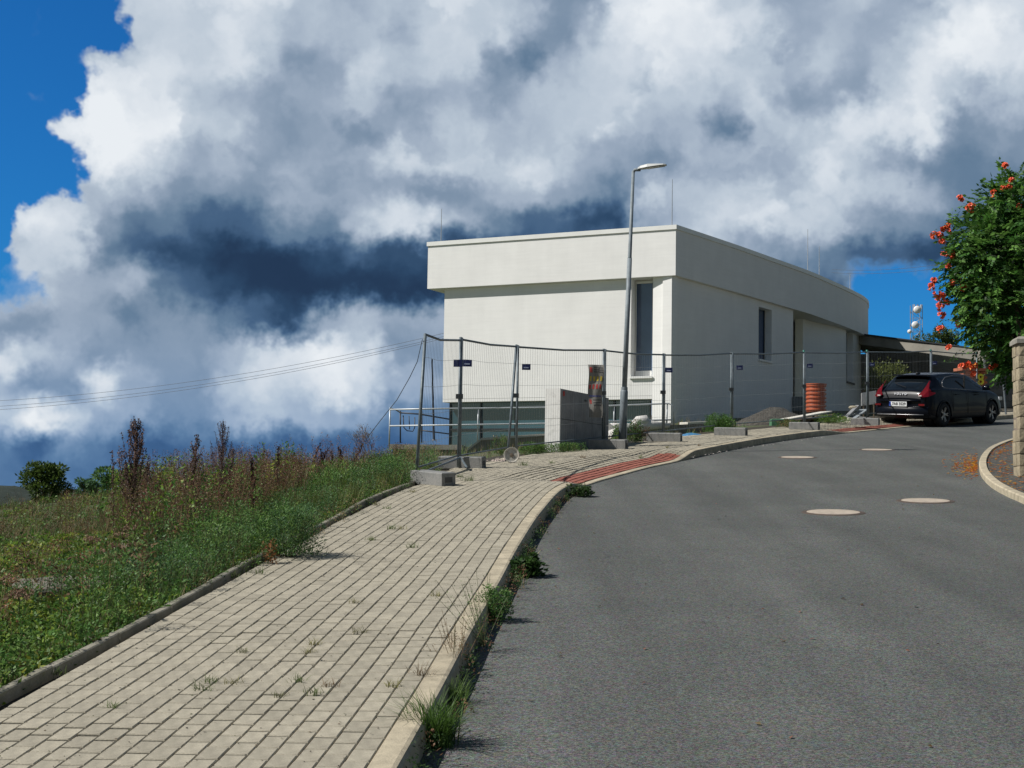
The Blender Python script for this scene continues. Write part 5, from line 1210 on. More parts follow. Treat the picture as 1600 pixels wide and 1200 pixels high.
def tufts(S, P, h, w_, nb, lean, cols, jit=.25, spread=.04, curve=.6):
    n = len(P); h = np.broadcast_to(h, (n,)); Q = np.repeat(P, nb, 0) + rng.normal(0, 1, (n * nb, 3)) * [spread, spread, 0]
    w_ = np.repeat(np.broadcast_to(w_, (n,)), nb)
    q, idx = blades(Q, np.repeat(h, nb) * rng.uniform(.5, 1.15, n * nb), lean, w_, curve); c = np.repeat(tints(n, cols, jit * .5), nb, 0) * (1 + rng.normal(0, jit, (n * nb, 1))); S.add(q, np.clip(c, .004, .9)[idx])
def scatter(n, ylo, yhi, dlo, dhi, pw=1.0, pxlo=-260, pxhi=2000):
    """points on the verge, d metres left of the edging, denser near the camera"""
    u = rng.random(n * 3); y = (ylo ** -pw + u * (yhi ** -pw - ylo ** -pw)) ** (-1 / pw) if pw else ylo + u * (yhi - ylo)
    d = dlo + rng.random(n * 3) * (dhi - dlo); x = xb(y) - .07 - d; px = pxof(x, y); k = (px > pxlo) & (px < pxhi); x, y = x[k][:n], y[k][:n]
    return np.stack([x, y, T(x, y) - .01], 1)
LIM = -230
# 1 low carpet of herbs and grass everywhere on the verge
S1 = Soup()
P = scatter(5200, 5.6, 31, 0, 9, .9, LIM, 640); nz = vnoise(P[:, 0], P[:, 1], .9, 21)
clumps(S1, P, .05 + .13 * nz, .10, 12, .032 + .0006 * P[:, 1], .017 + .0004 * P[:, 1], GREEN + YGREEN + [(.12, .10, .04)], stem=False)
P = scatter(3600, 5.6, 31, 0, 9, .8, LIM, 640); tufts(S1, P, .10 + .16 * rng.random(len(P)), .0035 + .0001 * P[:, 1], 9, .5, GREEN + DRY + [(.10, .13, .03)])
tag(S1.build('grass_and_herbs'), 'low green carpet of grass and herbs left of the paving', 'grass', kind='stuff')
# 2 lush fine green weeds beside the edging
S2 = Soup()
P = scatter(950, 10.5, 21.5, .02, 1.35, .5, LIM, 640); hh_ = (.20 + .24 * vnoise(P[:, 0], P[:, 1], 1.3, 4)) * (1 - .25 * sm(P[:, 1], 10, 12) * 0)
clumps(S2, P, hh_, .12, 85, .026, .009, GREEN + BLUEG, up=.6, shape=.6)
P = scatter(320, 5.6, 11, .03, .8, .5, LIM, 640); clumps(S2, P, .10 + .16 * rng.random(len(P)), .11, 50, .035, .014, GREEN + YGREEN[:2], up=.4)
P = scatter(500, 16.5, 21, .05, 1.6, .5, 380, 640); tufts(S2, P, .36, .006, 16, .35, [(.12, .16, .03), (.18, .18, .05), (.07, .12, .03)])
P = scatter(420, 20, 27.5, .0, 2.6, .2, 420, 680); clumps(S2, P, .25 + .2 * rng.random(len(P)), .16, 70, .034, .011, GREEN + BLUEG + [(.09, .10, .03)], up=.6)
P = scatter(80, 11.5, 21, -.13, .04, .4, LIM, 700); P[:, 2] = [G(a_, b_) - .02 for a_, b_ in P[:, :2]]; clumps(S2, P, .07 + .12 * rng.random(len(P)), .08, 40, .026, .009, GREEN + YGREEN[:1] + DRY[:1], up=.3)
P = scatter(26, 9, 21, .1, .5, .3, LIM, 700); clumps(S2, P, .42 + .2 * rng.random(len(P)), .22, 260, .028, .009, GREEN, up=.5)
tag(S2.build('green_weeds'), 'lush fine-leaved green weeds growing along the edging', 'weeds', kind='stuff')
# 3 yellow-green leafy patch
S3 = Soup()
P = scatter(700, 8.2, 17, .5, 4.2, .7, LIM, 300); clumps(S3, P, .10 + .16 * vnoise(P[:, 0], P[:, 1], 1.6, 8), .13, 46, .046, .028, YGREEN, up=.25, shape=.5)
P = scatter(260, 6.5, 12, .3, 2.4, .5, LIM, 260); clumps(S3, P, .10 + .12 * rng.random(len(P)), .12, 40, .05, .022, GREEN + YGREEN, up=.3)
tag(S3.build('nettle_patch'), 'yellow-green nettle-like leafy patch at the left edge', 'weeds', kind='stuff')
# 4 brown dry mass behind the green strip
S4 = Soup()
P = scatter(900, 13.5, 25, .9, 6.2, .3, 205, 480); P = P[rng.random(len(P)) < .9]
clumps(S4, P, .42 + .55 * vnoise(P[:, 0], P[:, 1], 1.6, 12) ** 1.5, .15, 95, .017, .010, BROWN + [(.10, .10, .04), (.14, .055, .035)], up=.8, shape=.75, scol=BROWN)
P = scatter(420, 13.5, 25, .8, 6.2, .3, 190, 480); clumps(S4, P, .30 + .3 * rng.random(len(P)), .15, 60, .03, .015, GREEN + YGREEN[:2] + [(.10, .09, .04)], up=.5)
P = scatter(900, 13, 28, 2.0, 9, .3, LIM, 330); tufts(S4, P, .16 + .14 * rng.random(len(P)), .004, 12, .45, [(.16, .12, .06), (.12, .12, .04), (.10, .075, .04), (.07, .11, .035)])
P = scatter(500, 13, 26, 2.2, 9, .3, LIM, 260); clumps(S4, P, .15 + .18 * rng.random(len(P)), .14, 40, .02, .009, BROWN + [(.10, .11, .04)] * 2, up=.8, scol=BROWN)
P = scatter(260, 20, 28.5, 1.2, 6, .2, 400, 640); clumps(S4, P, .32 + .22 * rng.random(len(P)), .14, 80, .022, .012, DKBR + BROWN + [(.12, .06, .035)], up=.8, scol=DKBR)
P = scatter(260, 22, 30, .3, 4, .2, 480, 690); clumps(S4, P, .25 + .25 * rng.random(len(P)), .15, 50, .026, .010, DRY + GREEN[:2] + BROWN, up=.7, scol=DRY)
P = scatter(170, 14, 26, .6, 6, .3, 170, 580); tufts(S4, P, .36 + .30 * rng.random(len(P)), .005, 9, .42, [(.24, .17, .09), (.18, .12, .07), (.18, .20, .06)], curve=.9)
P = scatter(130, 14, 26, .7, 6, .3, 200, 600); clumps(S4, P, .50 + .38 * rng.random(len(P)), .09, 150, .018, .011, [(.20, .085, .05), (.14, .06, .04), (.26, .15, .09), (.09, .045, .035)], up=.9, shape=.85, scol=BROWN)
P = scatter(70, 8, 13, .35, 2.6, .3, LIM, 330); clumps(S4, P, .28 + .22 * rng.random(len(P)), .12, 70, .040, .018, [(.05, .11, .03), (.10, .16, .035), (.16, .10, .05)], up=.5)
P = scatter(60, 8, 13, .5, 3.0, .3, LIM, 280); clumps(S4, P, .30 + .22 * rng.random(len(P)), .06, 40, .016, .010, [(.30, .12, .06), (.24, .15, .09), (.14, .07, .05)], up=.9, shape=.2, scol=DRY, dens_top=3.0)
P = scatter(160, 13, 24, .8, 5, .3, 180, 480); clumps(S4, P, .55 + .3 * rng.random(len(P)), .10, 40, .05, .022, YGREEN + GREEN, up=.4)
tag(S4.build('dry_weeds'), 'brown and reddish dry weeds massed behind the green strip', 'weeds', kind='stuff')
# inside the site
S5 = Soup()
xx = rng.uniform(-2.5, 6, 900); yy = rng.uniform(24, 44, 900); P = np.stack([xx, yy, T(xx, yy) - .01], 1); P = P[(xx < xb(yy) - .2)]
tufts(S5, P, .12 + .2 * rng.random(len(P)), .006, 9, .5, DRY + GREEN + BROWN[:2])
kx = rng.uniform(0, 1, 60); P = np.stack([.15 + 1.2 * kx, 27.0 + .9 * kx + rng.uniform(0, .5, 60), 0 * kx], 1); P[:, 2] = T(P[:, 0], P[:, 1]); clumps(S5, P, .20, .13, 60, .03, .012, GREEN, up=.5)
tag(S5.build('site_weeds'), 'scattered grass and weeds on the building site behind the fence', 'weeds', kind='stuff')

# tall stalks standing up against the sky, one thing each
def spike(h, nb, bl, cols, sd_n=46, sd=(.022, .013), ang=.55, start=.25, bend=.04, fill=1.0):
    st_ = Soup(); he = Soup(); rg = rng
    a = rg.uniform(0, 6.28); top = np.array([math.cos(a) * bend * h, math.sin(a) * bend * h, h]); seg = 6
    pts = [top * (k / seg) ** np.array([1.8, 1.8, 1]) for k in range(seg + 1)]
    for k in range(seg): st_.add(stems(pts[k][None], pts[k + 1][None], .007 * (1 - k / seg) + .002, .007 * (1 - (k + 1) / seg) + .0018), (.09, .055, .035))
    def on(t): return top * t ** np.array([1.8, 1.8, 1])
    for b in range(nb):
        t = start + (1 - start) * (b + rg.random()) / nb; p0 = on(min(t, .985)); az_ = rg.uniform(0, 6.28); L1 = bl * h * (1.05 - t) ** .7 * rg.uniform(.6, 1.15)
        d = np.array([math.cos(az_) * math.sin(ang), math.sin(az_) * math.sin(ang), math.cos(ang)]); p1 = p0 + d * L1 * .55; p2 = p1 + (d * .55 + np.array([0, 0, .75])) * L1 * .5
        st_.add(stems(p0[None], p1[None], .003, .002), (.09, .055, .035)); st_.add(stems(p1[None], p2[None], .002, .001), (.09, .055, .035))
        n = max(5, int(sd_n * L1 / (.2 * h + .01) * fill)); u = rg.random(n)[:, None]; Q = np.where(u < .5, p0 + (p1 - p0) * u * 2, p1 + (p2 - p1) * (u * 2 - 1)); Q = Q + rg.normal(0, .004, (n, 3))
        he.add(leaves(Q, sd[0] * rg.uniform(.6, 1.4, n), sd[1], up=.6), tints(n, cols, .25))
    u = rg.random(60)[:, None]; Q = np.array([on(v) for v in (1 - .28 * u[:, 0])]) + rg.normal(0, .005, (60, 3)); he.add(leaves(Q, sd[0] * 1.1, sd[1] * 1.2, up=.8), tints(60, cols, .25))
    return st_, he
def stalk(px, base_py, top_py, Y, label, cols, nb=34, bl=.34, leafcols=None, name='tall_weed', cat='weed', group='tall dry stalks above the verge', **kw):
    p = ap(px, 700, Y); z = float(T(p.x, p.y)); h = ap(px, top_py, Y).z - z
    t = thing(name, label, cat, loc=(p.x, p.y, z - .01), group=group); s1, s2 = spike(h, nb, bl, cols, **kw)
    s1.build('stem', t); s2.build('seed_heads', t)
    if leafcols:
        s3 = Soup(); clumps(s3, np.array([[0, 0, .02]] * 4) + rng.normal(0, .05, (4, 3)) * [1, 1, 0], h * .5, .13, 90, .035, .015, leafcols, stem=False); s3.build('leaves', t)
PUR = [(.15, .09, .075), (.20, .125, .10), (.10, .065, .06)]
stalk(212, 860, 662, 15.5, 'tallest dark seed stalk of the verge, fully branched, left of the others', PUR, 60, .46, YGREEN[:2] + BROWN, ang=.5, fill=1.5)
stalk(181, 800, 705, 17, 'small lone dark spike just left of the tallest seed stalk', PUR, 12, .16)
stalk(234, 800, 722, 16.5, 'short seed stalk touching the right side of the tallest one', PUR, 18, .22)
stalk(303, 830, 682, 16.5, 'slim pointed seed stalk midway between two bushy ones', PUR, 34, .34, BROWN + YGREEN[:1])
stalk(347, 840, 662, 17, 'pale purple feathery seed stalk with wide loose crown', [(.17, .11, .10), (.13, .09, .09)], 54, .42, BROWN, sd=(.016, .008), ang=.5, fill=1.4)
stalk(361, 800, 700, 17.5, 'slight seed stalk leaning beside the feathery one', [(.15, .10, .09)], 16, .22)
stalk(398, 810, 716, 16.2, 'dark brown dock spike low in front of the dry weeds', DKBR, 30, .16, sd=(.02, .014))
stalk(410, 780, 695, 20, 'pale tan thin grass plume behind the dark dock spikes', DRY, 24, .2, sd=(.012, .005))
stalk(434, 780, 698, 19, 'dark brown forked dock spike at the middle of the verge', DKBR, 16, .30, sd=(.02, .013), ang=.7)
for k, (px, yt) in enumerate(((483, 692), (496, 702), (507, 700), (523, 706), (531, 702), (540, 699), (552, 692), (463, 712), (471, 720))):
    stalk(px, 760, yt, 23 + .3 * k, ('dark dock spike on the skyline, %s' % ['tallest of its row', 'next to the tallest', 'third along the row', 'slanting right', 'beside the slanting one', 'with a curved tip', 'last before the bare shrub', 'lower one left of the tallest', 'lowest one at the left of the row'][k]), DKBR, 9, .26, sd=(.022, .013), bend=.25, group='dark dock spikes along the skyline')
# bare twiggy shrub by the railing
def twig(p, d, L0, r_, depth, S, tips):
    q = p + d * L0; S.add(stems(p[None], q[None], r_, r_ * .7), (.13, .09, .06))
    if depth == 0: tips.append(q); return
    for _ in range(3):
        nd = unit((d + rng.normal(0, .42, 3) + np.array([0, 0, .12]))[None])[0]; twig(q, nd, L0 * rng.uniform(.6, .85), r_ * .65, depth - 1, S, tips)
p = ap(578, 700, 26); z = float(T(p.x, p.y)); sh = thing('bare_shrub', 'sparse twiggy shrub with few dry leaves left of the railing', 'shrub', loc=(p.x, p.y, z)); S = Soup(); tips = []
twig(np.array([0, 0, 0.]), np.array([0., 0, 1]), .30, .010, 4, S, tips); twig(np.array([0, 0, .05]), unit(np.array([[-.4, 0, 1.]]))[0], .26, .008, 4, S, tips); S.build('twigs', sh)
S = Soup(); tp2 = np.array(tips); S.add(leaves(np.repeat(tp2, 2, 0) + rng.normal(0, .015, (len(tp2) * 2, 3)), .022, .010), tints(len(tp2) * 2, DRY + [(.2, .08, .05)], .2)); S.build('dry_leaves', sh)
# brown umbels at lower left
UML = ['withered umbel, ' + w_ for w_ in ('highest one at the left of the brown group', 'topmost of the right pair in the group', 'tallest of all, above its neighbours at the right', 'one just under the topmost pair', 'rightmost one of the brown group', 'low one at the left under the highest', 'one in the lower middle of the group', 'lowest of the group, close to the paving edging',
       'one in the very centre of the group', 'reddish one near the left picture edge, lower', 'reddish one touching the left picture edge', 'reddish one near the left edge, its right neighbour', 'small one right of the lower middle', 'small one left of the lower middle')]
for k, (px, py, Y) in enumerate(((143, 842, 12.5), (192, 836, 13.0), (201, 826, 13.2), (181, 853, 12.6), (210, 850, 12.8), (128, 872, 12.0), (165, 880, 11.8), (182, 910, 11.2), (152, 862, 12.3), (28, 930, 9.6), (10, 905, 9.8), (36, 925, 9.9), (175, 870, 12.1), (137, 888, 11.9))):
    p = ap(px, py, Y); z = float(T(p.x, p.y)); h = max(.15, p.z - z); t = thing('dry_umbel', UML[k], 'umbel', loc=(p.x, p.y, z), group='withered umbels at lower left')
    S = Soup(); S.add(stems(np.array([[0, 0, 0.]]), np.array([[.01, 0, h * .9]]), .0035, .0025), (.12, .13, .06)); S.build('stalk', t)
    S = Soup(); n = 26; a = rng.uniform(0, 6.28, n); rr_ = np.sqrt(rng.random(n)) * .075; tp3 = np.stack([rr_ * np.cos(a), rr_ * np.sin(a), h + .02 - rr_ * .35 + rng.normal(0, .008, n)], 1)
    S.add(stems(np.repeat(np.array([[.01, 0, h * .88]]), n, 0), tp3, .0012, .0008), (.14, .10, .06)); Q = np.repeat(tp3, 7, 0) + rng.normal(0, .007, (n * 7, 3)); S.add(leaves(Q, .015, .010, up=.3), tints(n * 7, [(.30, .18, .13), (.22, .12, .085), (.36, .24, .16)], .25)); S.build('flower_head', t)

# named bushes and tufts
def bush(px, py, Y, wpx, hpx, label, cols, name='bush', cat='bush', m=60, ln=.028, wd=.011, nst=26, z=None, on=None, **kw):
    p = ap(px, py, Y); zz_ = (float(T(p.x, p.y)) if z is None else z(p.x, p.y)); k = Y / FOC; t = thing(name, label, cat, loc=(p.x, p.y, zz_), group=kw.pop('group', None))
    W2, H2 = wpx * k / 2, hpx * k; n = nst; a = rng.uniform(0, 6.28, n); rr_ = np.sqrt(rng.random(n)) * W2 * .72
    P = np.stack([rr_ * np.cos(a), rr_ * np.sin(a), np.zeros(n)], 1); hs = H2 * (1 - .55 * (rr_ / W2) ** 2) * rng.uniform(.8, 1.05, n); S = Soup()
    clumps(S, P, hs, W2 * .34, m, ln, wd, cols, stem=False, **kw); S.build('foliage', t); S = Soup(); B = P * [1.25, 1.25, 1] + np.stack([0 * hs, 0 * hs, hs * .85], 1)
    S.add(stems(P * .25, B, .003, .0012), (.09, .11, .04)); S.build('stems', t); return t
plz = plz0 = lambda x, y: G(x, y)
bush(450, 868, 12.75, 128, 92, 'dense dark green bush spilling over the edging onto the paving', GREEN + BLUEG, m=120, nst=48, ln=.030, wd=.008, up=.6, z=plz0)
bush(416, 872, 12.3, 40, 40, 'small orange-brown dock plant at the foot of the big edging bush', [(.28, .13, .05), (.2, .11, .05), (.08, .10, .03)], name='dry_dock', cat='weed', m=26, nst=8, ln=.03, wd=.016, z=plz0)
bush(600, 772, 20.5, 110, 62, 'green bushy weed behind the edging just left of the nearest fence foot', GREEN, m=110, nst=30, up=.6)
bush(520, 806, 18.6, 100, 75, 'tall grassy green clump beside the edging above the big bush', GREEN + YGREEN[:1], m=100, nst=26, ln=.05, wd=.007, up=1.2)
rdz = lambda x, y: G(x, y) - KH
Sg = Soup(); n = 75; ii = rng.integers(kidx(6.0), kidx(14.0), n); ii2 = rng.integers(kidx(14), kidx(21), 50); ii = np.concatenate([ii, ii2]); n = len(ii); o_ = rng.uniform(.01, .10, n)
P = np.stack([KP[ii, 0] - KN[ii, 0] * o_, KP[ii, 1] - KN[ii, 1] * o_, 0 * o_], 1); P[:, 2] = GA * P[:, 1] + GB * P[:, 0] - KH; hg_ = .03 + .10 * rng.random(n) ** 2 + .08 * vnoise(P[:, 1], 0 * P[:, 1], 1.7, 31)
clumps(Sg, P, hg_, .05, 34, .020, .009, [(.045, .09, .025), (.06, .12, .03), (.03, .06, .02)] + BROWN[:1], up=.4, stem=False); tufts(Sg, P[::3], .06 + .07 * rng.random(len(P[::3])), .0035, 8, .7, GREEN[:2] + DRY)
tag(Sg.build('gutter_weeds'), 'ragged fringe of small weeds along the foot of the kerb', 'weeds', kind='stuff')
bush(772, 968, 10.35, 62, 66, 'bushy green weed rooted in the gutter below the kerb', GREEN, m=80, nst=22, ln=.022, wd=.009, z=rdz)
bush(822, 888, 12.5, 62, 36, 'dark broad-leaved weed spreading from the kerb onto the road', [(.03, .07, .018), (.045, .09, .022)], m=40, nst=18, ln=.05, wd=.030, z=rdz, up=.1)
bush(903, 776, 19.9, 48, 22, 'low dark weed in the gutter where the kerb drops', [(.03, .06, .018), (.05, .09, .022)], m=36, nst=14, ln=.05, wd=.028, z=rdz, up=.1)
bush(1122, 684, 35.0, 62, 32, 'bright green bush between the fence feet under the shaded wall', [(.07, .16, .03), (.09, .19, .035)], m=120, nst=26, ln=.05, wd=.014, z=plz, up=.7)
bush(992, 703, 30.9, 46, 36, 'dark weedy clump beside the street lamp base', GREEN + BROWN[:2], m=90, nst=18, ln=.04, wd=.014, z=plz, up=.6)
bush(962, 690, 31.5, 30, 26, 'small weed behind the lamp base', GREEN + YGREEN, m=60, nst=10, ln=.04, wd=.014, z=plz, up=.6)
bush(830, 713, 27.5, 60, 18, 'low green weed patch in front of the ramp wall left of the kiosk wall', GREEN, m=70, nst=16, ln=.035, wd=.012, z=plz, up=.5)
bush(783, 700, 31, 40, 34, 'tufted brown-green weed behind the fence near the white lid', DRY + GREEN, m=70, nst=16, ln=.05, wd=.009, z=None, up=1.0)
bush(1232, 681, 37.8, 46, 14, 'low green and brown weeds beside the foot below the orange pipe', GREEN + DRY, m=60, nst=14, ln=.05, wd=.014, z=plz, up=.7)
bush(1300, 668, 40.3, 66, 16, 'strip of low green weeds between the pipe and the car', GREEN + YGREEN[:1], m=70, nst=26, ln=.05, wd=.014, z=plz, up=.7)
# sparse wispy stems rising by the gutter weed
p = gp(757, 985); t = thing('wispy_weed', 'thin wispy pale-green weed leaning over the kerb above the gutter bush', 'weed', loc=(p.x, p.y, G(p.x, p.y) - .1)); S = Soup(); S2_ = Soup()
for k in range(16):
    d = unit(np.array([[rng.normal(-.25, .35), rng.normal(.1, .4), 1.]]))[0]; L0 = rng.uniform(.25, .55); q = d * L0; S.add(stems(np.zeros((1, 3)), q[None], .0018, .001), (.10, .12, .05)); n = 24; u = rng.random((n, 1)) * .85 + .15
    Q = q * u + rng.normal(0, .022, (n, 3)); S2_.add(leaves(Q, .013, .006), tints(n, GREEN + [(.14, .17, .07)], .2))
S.build('stems', t); S2_.build('leaves', t)
def tuft(px, py, h, nb, label, cols, lean=.6, w_=.004, z=None, spread=.02, group=None, name='grass_tuft', dz=0):
    p = gp(px, py, dz); t = Soup(); tufts(t, np.array([[0, 0, 0.]]), h, w_, nb, lean, cols, spread=spread); o = t.build(name); o.location = (p.x, p.y, G(p.x, p.y) + dz - .004); return tag(o, label, 'grass tuft', group)
tuft(680, 1165, .29, 320, 'big bright green grass tuft growing from the gutter nearest the camera', [(.13, .22, .04), (.19, .27, .06), (.08, .15, .03)], .85, .0062, spread=.04, dz=-KH)
tuft(712, 1100, .18, 110, 'second smaller grass tuft just behind the big gutter one', [(.12, .20, .04), (.08, .14, .03)], .7, .004, spread=.03, dz=-KH)
tuft(735, 1010, .17, 70, 'thin grass tuft between dry stems and the gutter bush', [(.10, .17, .035), (.2, .2, .07)], .6, .004, spread=.03, dz=-KH)
# dry brown stems in the gutter
p = gp(712, 1058, -KH); t = thing('dry_gutter_weed', 'dead brown branching weed standing in the gutter between grass and bush', 'weed', loc=(p.x, p.y, G(p.x, p.y) - KH)); S = Soup(); S3_ = Soup()
for k in range(34):
    d = unit(np.array([[rng.normal(-.05, .28), rng.normal(.35, .5), 1.]]))[0]; L0 = rng.uniform(.16, .38); q = d * L0; b0 = np.array([[rng.normal(0, .03), rng.normal(.12, .16), 0]]); S.add(stems(b0, b0 + q, .0022, .001), (.22 * rng.uniform(.6, 1.2), .13, .06))
    n = 14; u = rng.random((n, 1)); S3_.add(leaves(b0 + q * u + rng.normal(0, .012, (n, 3)), .012, .006), tints(n, [(.20, .12, .06), (.13, .075, .04)], .3))
S.build('stems', t); S3_.build('dry_leaves', t)
TF = [(176, 1107, 'pale tuft near the lower left corner of the paving'), (92, 1053, 'dark little tuft right beside the edging shadow'), (323, 1068, 'tuft at lower left, upper one of two close together'), (318, 1080, 'tuft at lower left, lower one of two close together'), (365, 1070, 'tuft just right of the lower left pair'),
      (405, 898, 'wide tuft on the paving near the edging below the big bush'), (363, 902, 'thin upright tuft against the edging'), (580, 845, 'tuft at the middle of the paving, left of its neighbour'), (643, 856, 'tuft at the middle of the paving, right of its neighbour'), (613, 827, 'left one of two faint tufts above the middle'), (628, 827, 'right one of two faint tufts above the middle'),
      (466, 1066, 'reddish tuft in the lower middle joints, left'), (488, 1008, 'tiny green tuft in the lower middle'), (483, 1020, 'tiny brown tuft in the lower middle'), (512, 1073, 'bright tuft in the lower middle, right'), (490, 1086, 'low tuft under the bright one'), (438, 1090, 'low pale tuft left of the bright one'), (658, 1054, 'fresh green tuft on the kerb joint'), (612, 1074, 'yellowing tuft near the kerb'),
      (555, 944, 'faint tuft left of the wispy weed'), (681, 933, 'olive tuft close to the kerb'), (605, 795, 'tuft in the upper paving toward the edging'), (588, 790, 'dry tuft in the upper paving toward the edging'), (645, 770, 'tuft at the foot of the nearest fence foot'), (734, 752, 'green tuft right of the nearest fence foot'), (752, 731, 'tuft beside the second fence foot'), (718, 746, 'tuft between the two nearest fence feet'), (380, 1020, 'tiny sprout left of centre'), (560, 990, 'tiny sprout right of centre'),
      (862, 724, 'small tuft on the far paving'), (910, 716, 'tuft on the far paving near the lamp'), (1002, 716, 'green tuft at the top of the red tiles'), (1043, 700, 'small dark tuft below the fence foot'), (1093, 697, 'dark clod-like tuft near the raised kerb'), (818, 728, 'bright tuft beside the leaning tube foot')]
for k, (px, py, lb_) in enumerate(TF):
    Y = gp(px, py).y; big = {5: 1.5, 24: 1.7, 17: 1.4, 25: 1.3, 34: 1.5}.get(k, .8 + .4 * random.random())
    tuft(px, py, .055 * big * (1 + .02 * Y), 16 + int(14 * big), lb_, random.choice([[(.12, .17, .04), (.2, .19, .07)], [(.10, .15, .035)], [(.16, .11, .06), (.12, .13, .05)]]), 1.0, .003 + .0001 * Y, spread=.022 * big, group='grass tufts in the paving joints')
# moss and debris crumbs in the joints
rg = np.random.default_rng(9); q = []
cs_ = []
for k in range(2600):
    b = blocks[rg.integers(0, min(len(blocks), 1900))]; f = Vector((math.cos(b[2]), math.sin(b[2]), 0)); l_ = Vector((-f.y, f.x, 0)); u = rg.uniform(-.1, .1); sgn = .051 if rg.random() < .7 else rg.uniform(-.05, .05)
    p = Vector((b[0], b[1], 0)) + f * u + l_ * (sgn + rg.normal(0, .004)); z = G(p.x, p.y) + .006 - (.0 if True else 0); s = rg.uniform(.002, .006) * (1 + .03 * p.y); a = rg.uniform(0, 6.28); dx, dy = math.cos(a) * s, math.sin(a) * s
    q.append([(p.x - dx, p.y - dy, z), (p.x + dy, p.y - dx, z), (p.x + dx, p.y + dy, z + .004), (p.x - dy, p.y + dx, z + .002)]); cs_.append([(.06, .05, .035), (.10, .11, .05), (.04, .035, .03), (.20, .16, .11)][rg.integers(0, 4)])
S = Soup(); S.add(np.array(q), np.array(cs_)); tag(S.build('joint_debris', pav), kind='stuff')
# fallen leaves and twigs on the road
lf2 = Soup(); q = []; cs_ = []
for (px, py) in [(755, 1005), (737, 1062), (726, 1086), (840, 782), (1008, 914), (1052, 958), (1346, 946), (1250, 957), (1110, 860), (1300, 760), (1190, 745), (868, 918), (1210, 700), (1245, 693), (1410, 790), (1020, 800), (950, 870)] + [(rg.uniform(700, 1560), 760 + 420 * rg.random() ** 2) for _ in range(70)]:
    p = gp(px, py, -KH)
    if p.x > 6.4 and p.y < 40: continue
    s = rg.uniform(.008, .022); a = rg.uniform(0, 6.28); dx, dy = math.cos(a) * s, math.sin(a) * s; z = G(p.x, p.y) - KH + .004
    q.append([(p.x - dx, p.y - dy, z), (p.x + dy * .6, p.y - dx * .6, z + .010), (p.x + dx, p.y + dy, z + .006), (p.x - dy * .6, p.y + dx * .6, z + .003)]); cs_.append([(.30, .13, .08), (.10, .06, .03), (.22, .17, .09), (.05, .04, .03)][rg.integers(0, 4)])
lf2.add(np.array(q), np.array(cs_)); tag(lf2.build('fallen_leaves'), 'scattered dry leaves on the asphalt', 'leaves', kind='stuff')

# ---------------------------------------------------------------- trees
def crown_soup(S, lumps, n, ln, wd, cols, jit=.25, shell=.55, up=.1, w=None):
    tot = sum(l[3] * l[4] * l[5] for l in lumps)
    for (cx, cy, cz, rx, ry, rz) in lumps:
        k = int(n * rx * ry * rz / tot); d = unit(rng.normal(0, 1, (k, 3))); r_ = shell + (1 - shell) * rng.random((k, 1)) ** .6
        wob = 1 + .22 * np.sin(d[:, :1] * 9 + cx * 5) * np.cos(d[:, 2:] * 8 + d[:, 1:2] * 7)
        Q = d * r_ * wob * [rx, ry, rz] + [cx, cy, cz]; S.add(leaves(Q, ln * rng.uniform(.6, 1.3, k), wd * rng.uniform(.6, 1.3, k), up=up, dirs=d * .8), tints(k, cols, jit, w))
def small_tree(px, ybase, ytop, Y, wpx, label, cols, n=5000, ln=.16, name='bushy_tree', seed=0, flat=False):
    k = Y / FOC; p = ap(px, ybase, Y); H = (ybase - ytop) * k; W2 = wpx * k / 2; t = thing(name, label, 'tree', loc=p, group='small trees beyond the weedy slope'); rr_ = random.Random(seed); S = Soup(); lumps = []
    for i in range(20):
        a = rr_.uniform(0, 6.28); f = rr_.random() ** .5 * .68; lumps.append((math.cos(a) * W2 * f, math.sin(a) * W2 * f, H * rr_.uniform(.06, .84), W2 * rr_.uniform(.22, .38), W2 * rr_.uniform(.22, .38), H * rr_.uniform(.08, .17)))
    crown_soup(S, lumps, n, ln, ln * .5, cols); S.build('crown', t); tk = MB(); tk.tube([(0, 0, -3), (0, 0, H * .25), (.1, 0, H * .5)], [.12, .09, .05], 8); 
    for l in lumps[:7]: tk.tube([(0, 0, H * .2), (l[0] * .5, l[1] * .5, (H * .2 + l[2]) / 2), l[:3]], [.06, .04, .02], 6)
    tk.build('trunk', mat('bark', (.09, .07, .05), .95, var=.3, scale=12, bump=.6), t)
TG = [(.06, .10, .02), (.08, .13, .028), (.10, .15, .03), (.045, .08, .02)]
small_tree(80, 795, 719, 62, 100, 'rounded olive-green tree on the skyline at far left', TG, 5600, .15, seed=3)
small_tree(188, 785, 722, 40, 92, 'green bush on the skyline behind the tallest stalk', GREEN + BLUEG, 7000, .09, name='bushy_shrub', seed=5)
small_tree(138, 780, 745, 55, 50, 'low bluish-green bush between the round tree and the skyline bush', BLUEG, 2600, .11, name='bushy_shrub', seed=8)
small_tree(1474, 560, 503, 75, 90, 'feathery green tree top behind the carport roof', [(.07, .12, .03), (.10, .14, .04)], 5000, .12, seed=9)
# hedge under the carport
hg = thing('hedge', 'olive-green hedge seen between the building end and the carport', 'hedge', loc=ap(1376, 645, 52)); S = Soup()
crown_soup(S, [(x, 0, .8, .42, .5, .9) for x in np.arange(-.2, 1.0, .4)], 7000, .08, .05, [(.12, .15, .03), (.15, .18, .04), (.09, .11, .025)]); S.build('foliage', hg); MB().box((.1, .05, .3), (1.2, .2, .7)).build('branches', mat('bark', (.09, .07, .05)), hg)

